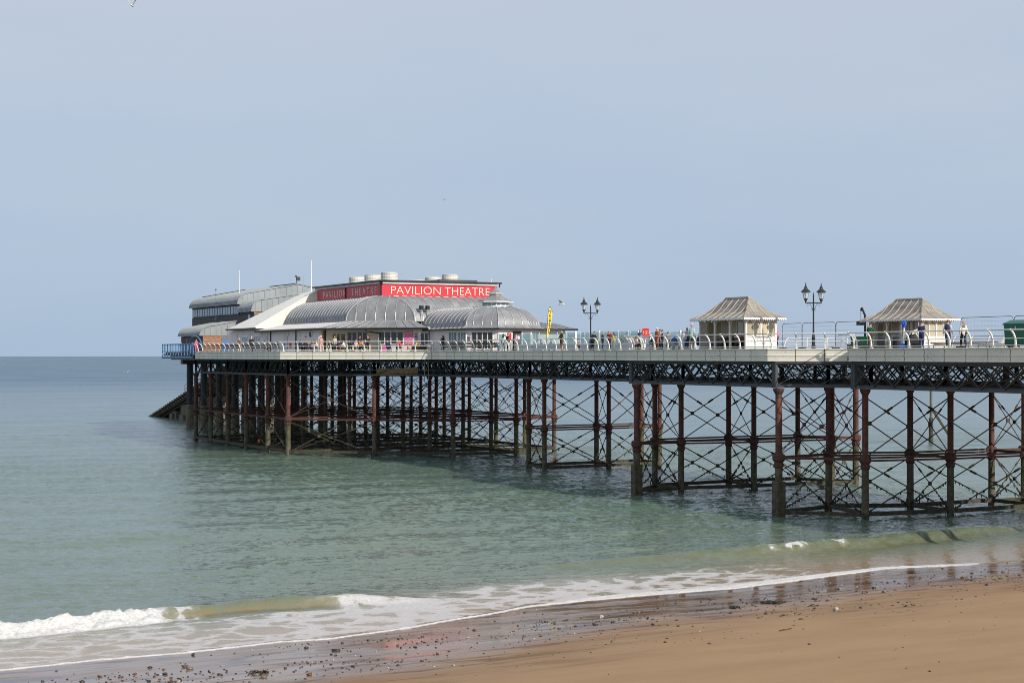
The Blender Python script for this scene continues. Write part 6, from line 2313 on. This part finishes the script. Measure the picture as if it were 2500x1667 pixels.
person(1668, 72.3, 100, 'stand', WHT, (.35, .46, .62), 'fair', 'fair child in white shirt and pale jeans left of the big man', sc=.86)
person(1677, 73.0, 110, 'stand', (.40, .44, .54), NAVY, 'grey', 'bald man in pale blue shirt left of the man in lilac cap', long_sleeve=False)
person(1689, 72.2, 120, 'stand', (.34, .53, .52), (.05, .10, .06), None, 'large man in pale green shirt, green shorts and lilac cap', long_sleeve=False, shorts=True, hat=(.50, .40, .62), sc=1.14)
person(1703, 74.3, 90, 'sit', (.05, .04, .05), BLK, 'brown', 'person seated low just left of the shelter')
# in the shelter
person(1776, 74.2, -90, 'sit', BLK, BLK, 'black', 'dark-haired person seated inside the nearer shelter, leftmost')
person(1790, 74.2, -90, 'sit', (.10, .06, .05), BLK, 'brown', 'brown-haired person seated inside the nearer shelter, second head')
person(1811, 74.0, -80, 'sit', (.13, .03, .03), BLK, None, 'person in pale cap and dark red seated at the shelter end', hat=(.60, .55, .50))
person(1829, 75.6, 90, 'sit', (.45, .40, .38), BLK, 'grey', 'head of a person seated behind the end window of the shelter')
person(1894, 77.2, 0, 'stand', (.70, .09, .25), BLK, 'brown', 'person in bright pink mostly hidden behind the shelter corner')
# right hand group
person(2125, 74.6, 120, 'fold', (.015, .085, .035), (.09, .022, .028), 'brown', 'man in dark green jumper and maroon trousers', sc=1.02)
person(2222, 75.6, 75, 'bend', WHT, BLK, 'brown', 'dark-haired person in white vest bending beside the telescope', long_sleeve=False, sc=.98)
person(2212, 74.0, -90, 'stand', (.60, .60, .60), BLK, 'auburn', 'small child in grey-white top behind the rail at the telescope', sc=.66)
person(2250, 74.2, 110, 'phone', (.022, .030, .095), (.022, .030, .095), 'brown', 'young man in dark blue suit seen from behind', sc=1.02)
person(2314, 74.2, 130, 'walk', (.46, .46, .50), JEAN, 'auburn', 'bald man in grey shirt and jeans with a navy jumper on his shoulders', long_sleeve=False, bag=NAVY, sc=1.04)
person(2352, 74.4, 150, 'walk', (.72, .71, .71), BLK, 'fair', 'woman in white shirt with fair ponytail walking away', long_sleeve=False, long_hair=True, sc=.98)
# pushchair
simple('pushchair', 'pushchair with a blue hood and grey body among the people by the red cabinet', 'pushchair',
       [('hood', MB().lathe([(.28, 0), (.27, .16), (.18, .30), (.03, .36)], 10, (0, .1, .62)), cloth((.03, .08, .28))),
        ('seat', MB().prism([(-.24, -.45), (.24, -.45), (.24, .35), (-.24, .35)], .36, .66), cloth((.30, .31, .33))),
        ('handle', MB().path([(-.24, .3, .6), (-.24, .62, 1.05), (.24, .62, 1.05), (.24, .3, .6)], .018, 6), BLACK),
        ('frame', MB().path([(-.25, -.45, .14), (-.25, .4, .5), (.25, .4, .5), (.25, -.45, .14)], .018, 6), BLACK)] +
       [('wheel', MB().tube((sx_ - .03, sy_, .14), (sx_ + .03, sy_, .14), .14, n=12), BLACK) for sx_, sy_ in ((-.25, -.42), (.25, -.42), (-.27, .42), (.27, .42))],
       (72.6, at(1645, 72.6), DECK), R(-60))

# ================================================================== GULLS
def gull(px, py, d, rz, wing_up, span, label, roll=0.0, dark=False):
    x, y, z = airpt(px, py, d)
    root = empty('gull', (x, y, z), rz, label, 'gull', 'gulls in flight')
    root.rotation_euler = (roll, 0, rz)
    B = GULLG if dark else GULLW
    MB().lathe([(.005, -.26), (.035, -.22), (.055, -.16), (.085, -.02), (.07, .10), (.04, .22), (.06, .32), (.01, .36)], 8).build('body', B, root, True, local=True)
    body = root.children[0]
    body.rotation_euler = (R(90), 0, 0)
    for s in (-1, 1):
        mb = MB()
        pts = [(0.05, 0, 0.0, .15), (.28 * span, -.04, .18 * span * wing_up, .14), (.55 * span, .06, .30 * span * wing_up, .10), (.74 * span, .20, .40 * span * wing_up, .02)]
        up_, lo_ = [], []
        for x_, yy, zz_, c_ in pts:
            up_.append((s * x_, yy - c_, zz_ + .012))
            lo_.append((s * x_, yy + c_, zz_ + .012))
        mb.sheet([up_, lo_])
        mb.sheet([[(a, b, c - .02) for a, b, c in lo_], [(a, b, c - .02) for a, b, c in up_]])
        mb.sheet([up_, [(a, b, c - .02) for a, b, c in up_]])
        mb.sheet([lo_, [(a, b, c - .02) for a, b, c in lo_]])
        mb.build('wing', GULLG if dark else M('gull_mantle', (0.50, 0.50, 0.50), 0.7), root, local=True)
gull(322, 14, 115, R(150), 2.4, 0.75, 'white gull with raised wings cut by the top edge')
gull(1085, 487, 300, R(-25), 0.05, 0.6, 'small dark gull gliding high above the theatre roof', dark=True)
gull(1369, 743, 150, R(60), 1.7, 0.62, 'white gull flapping low between the banner and the lamp post')
gull(310, 908, 330, R(20), 0.8, 0.7, 'distant gull skimming over the open sea at the left')
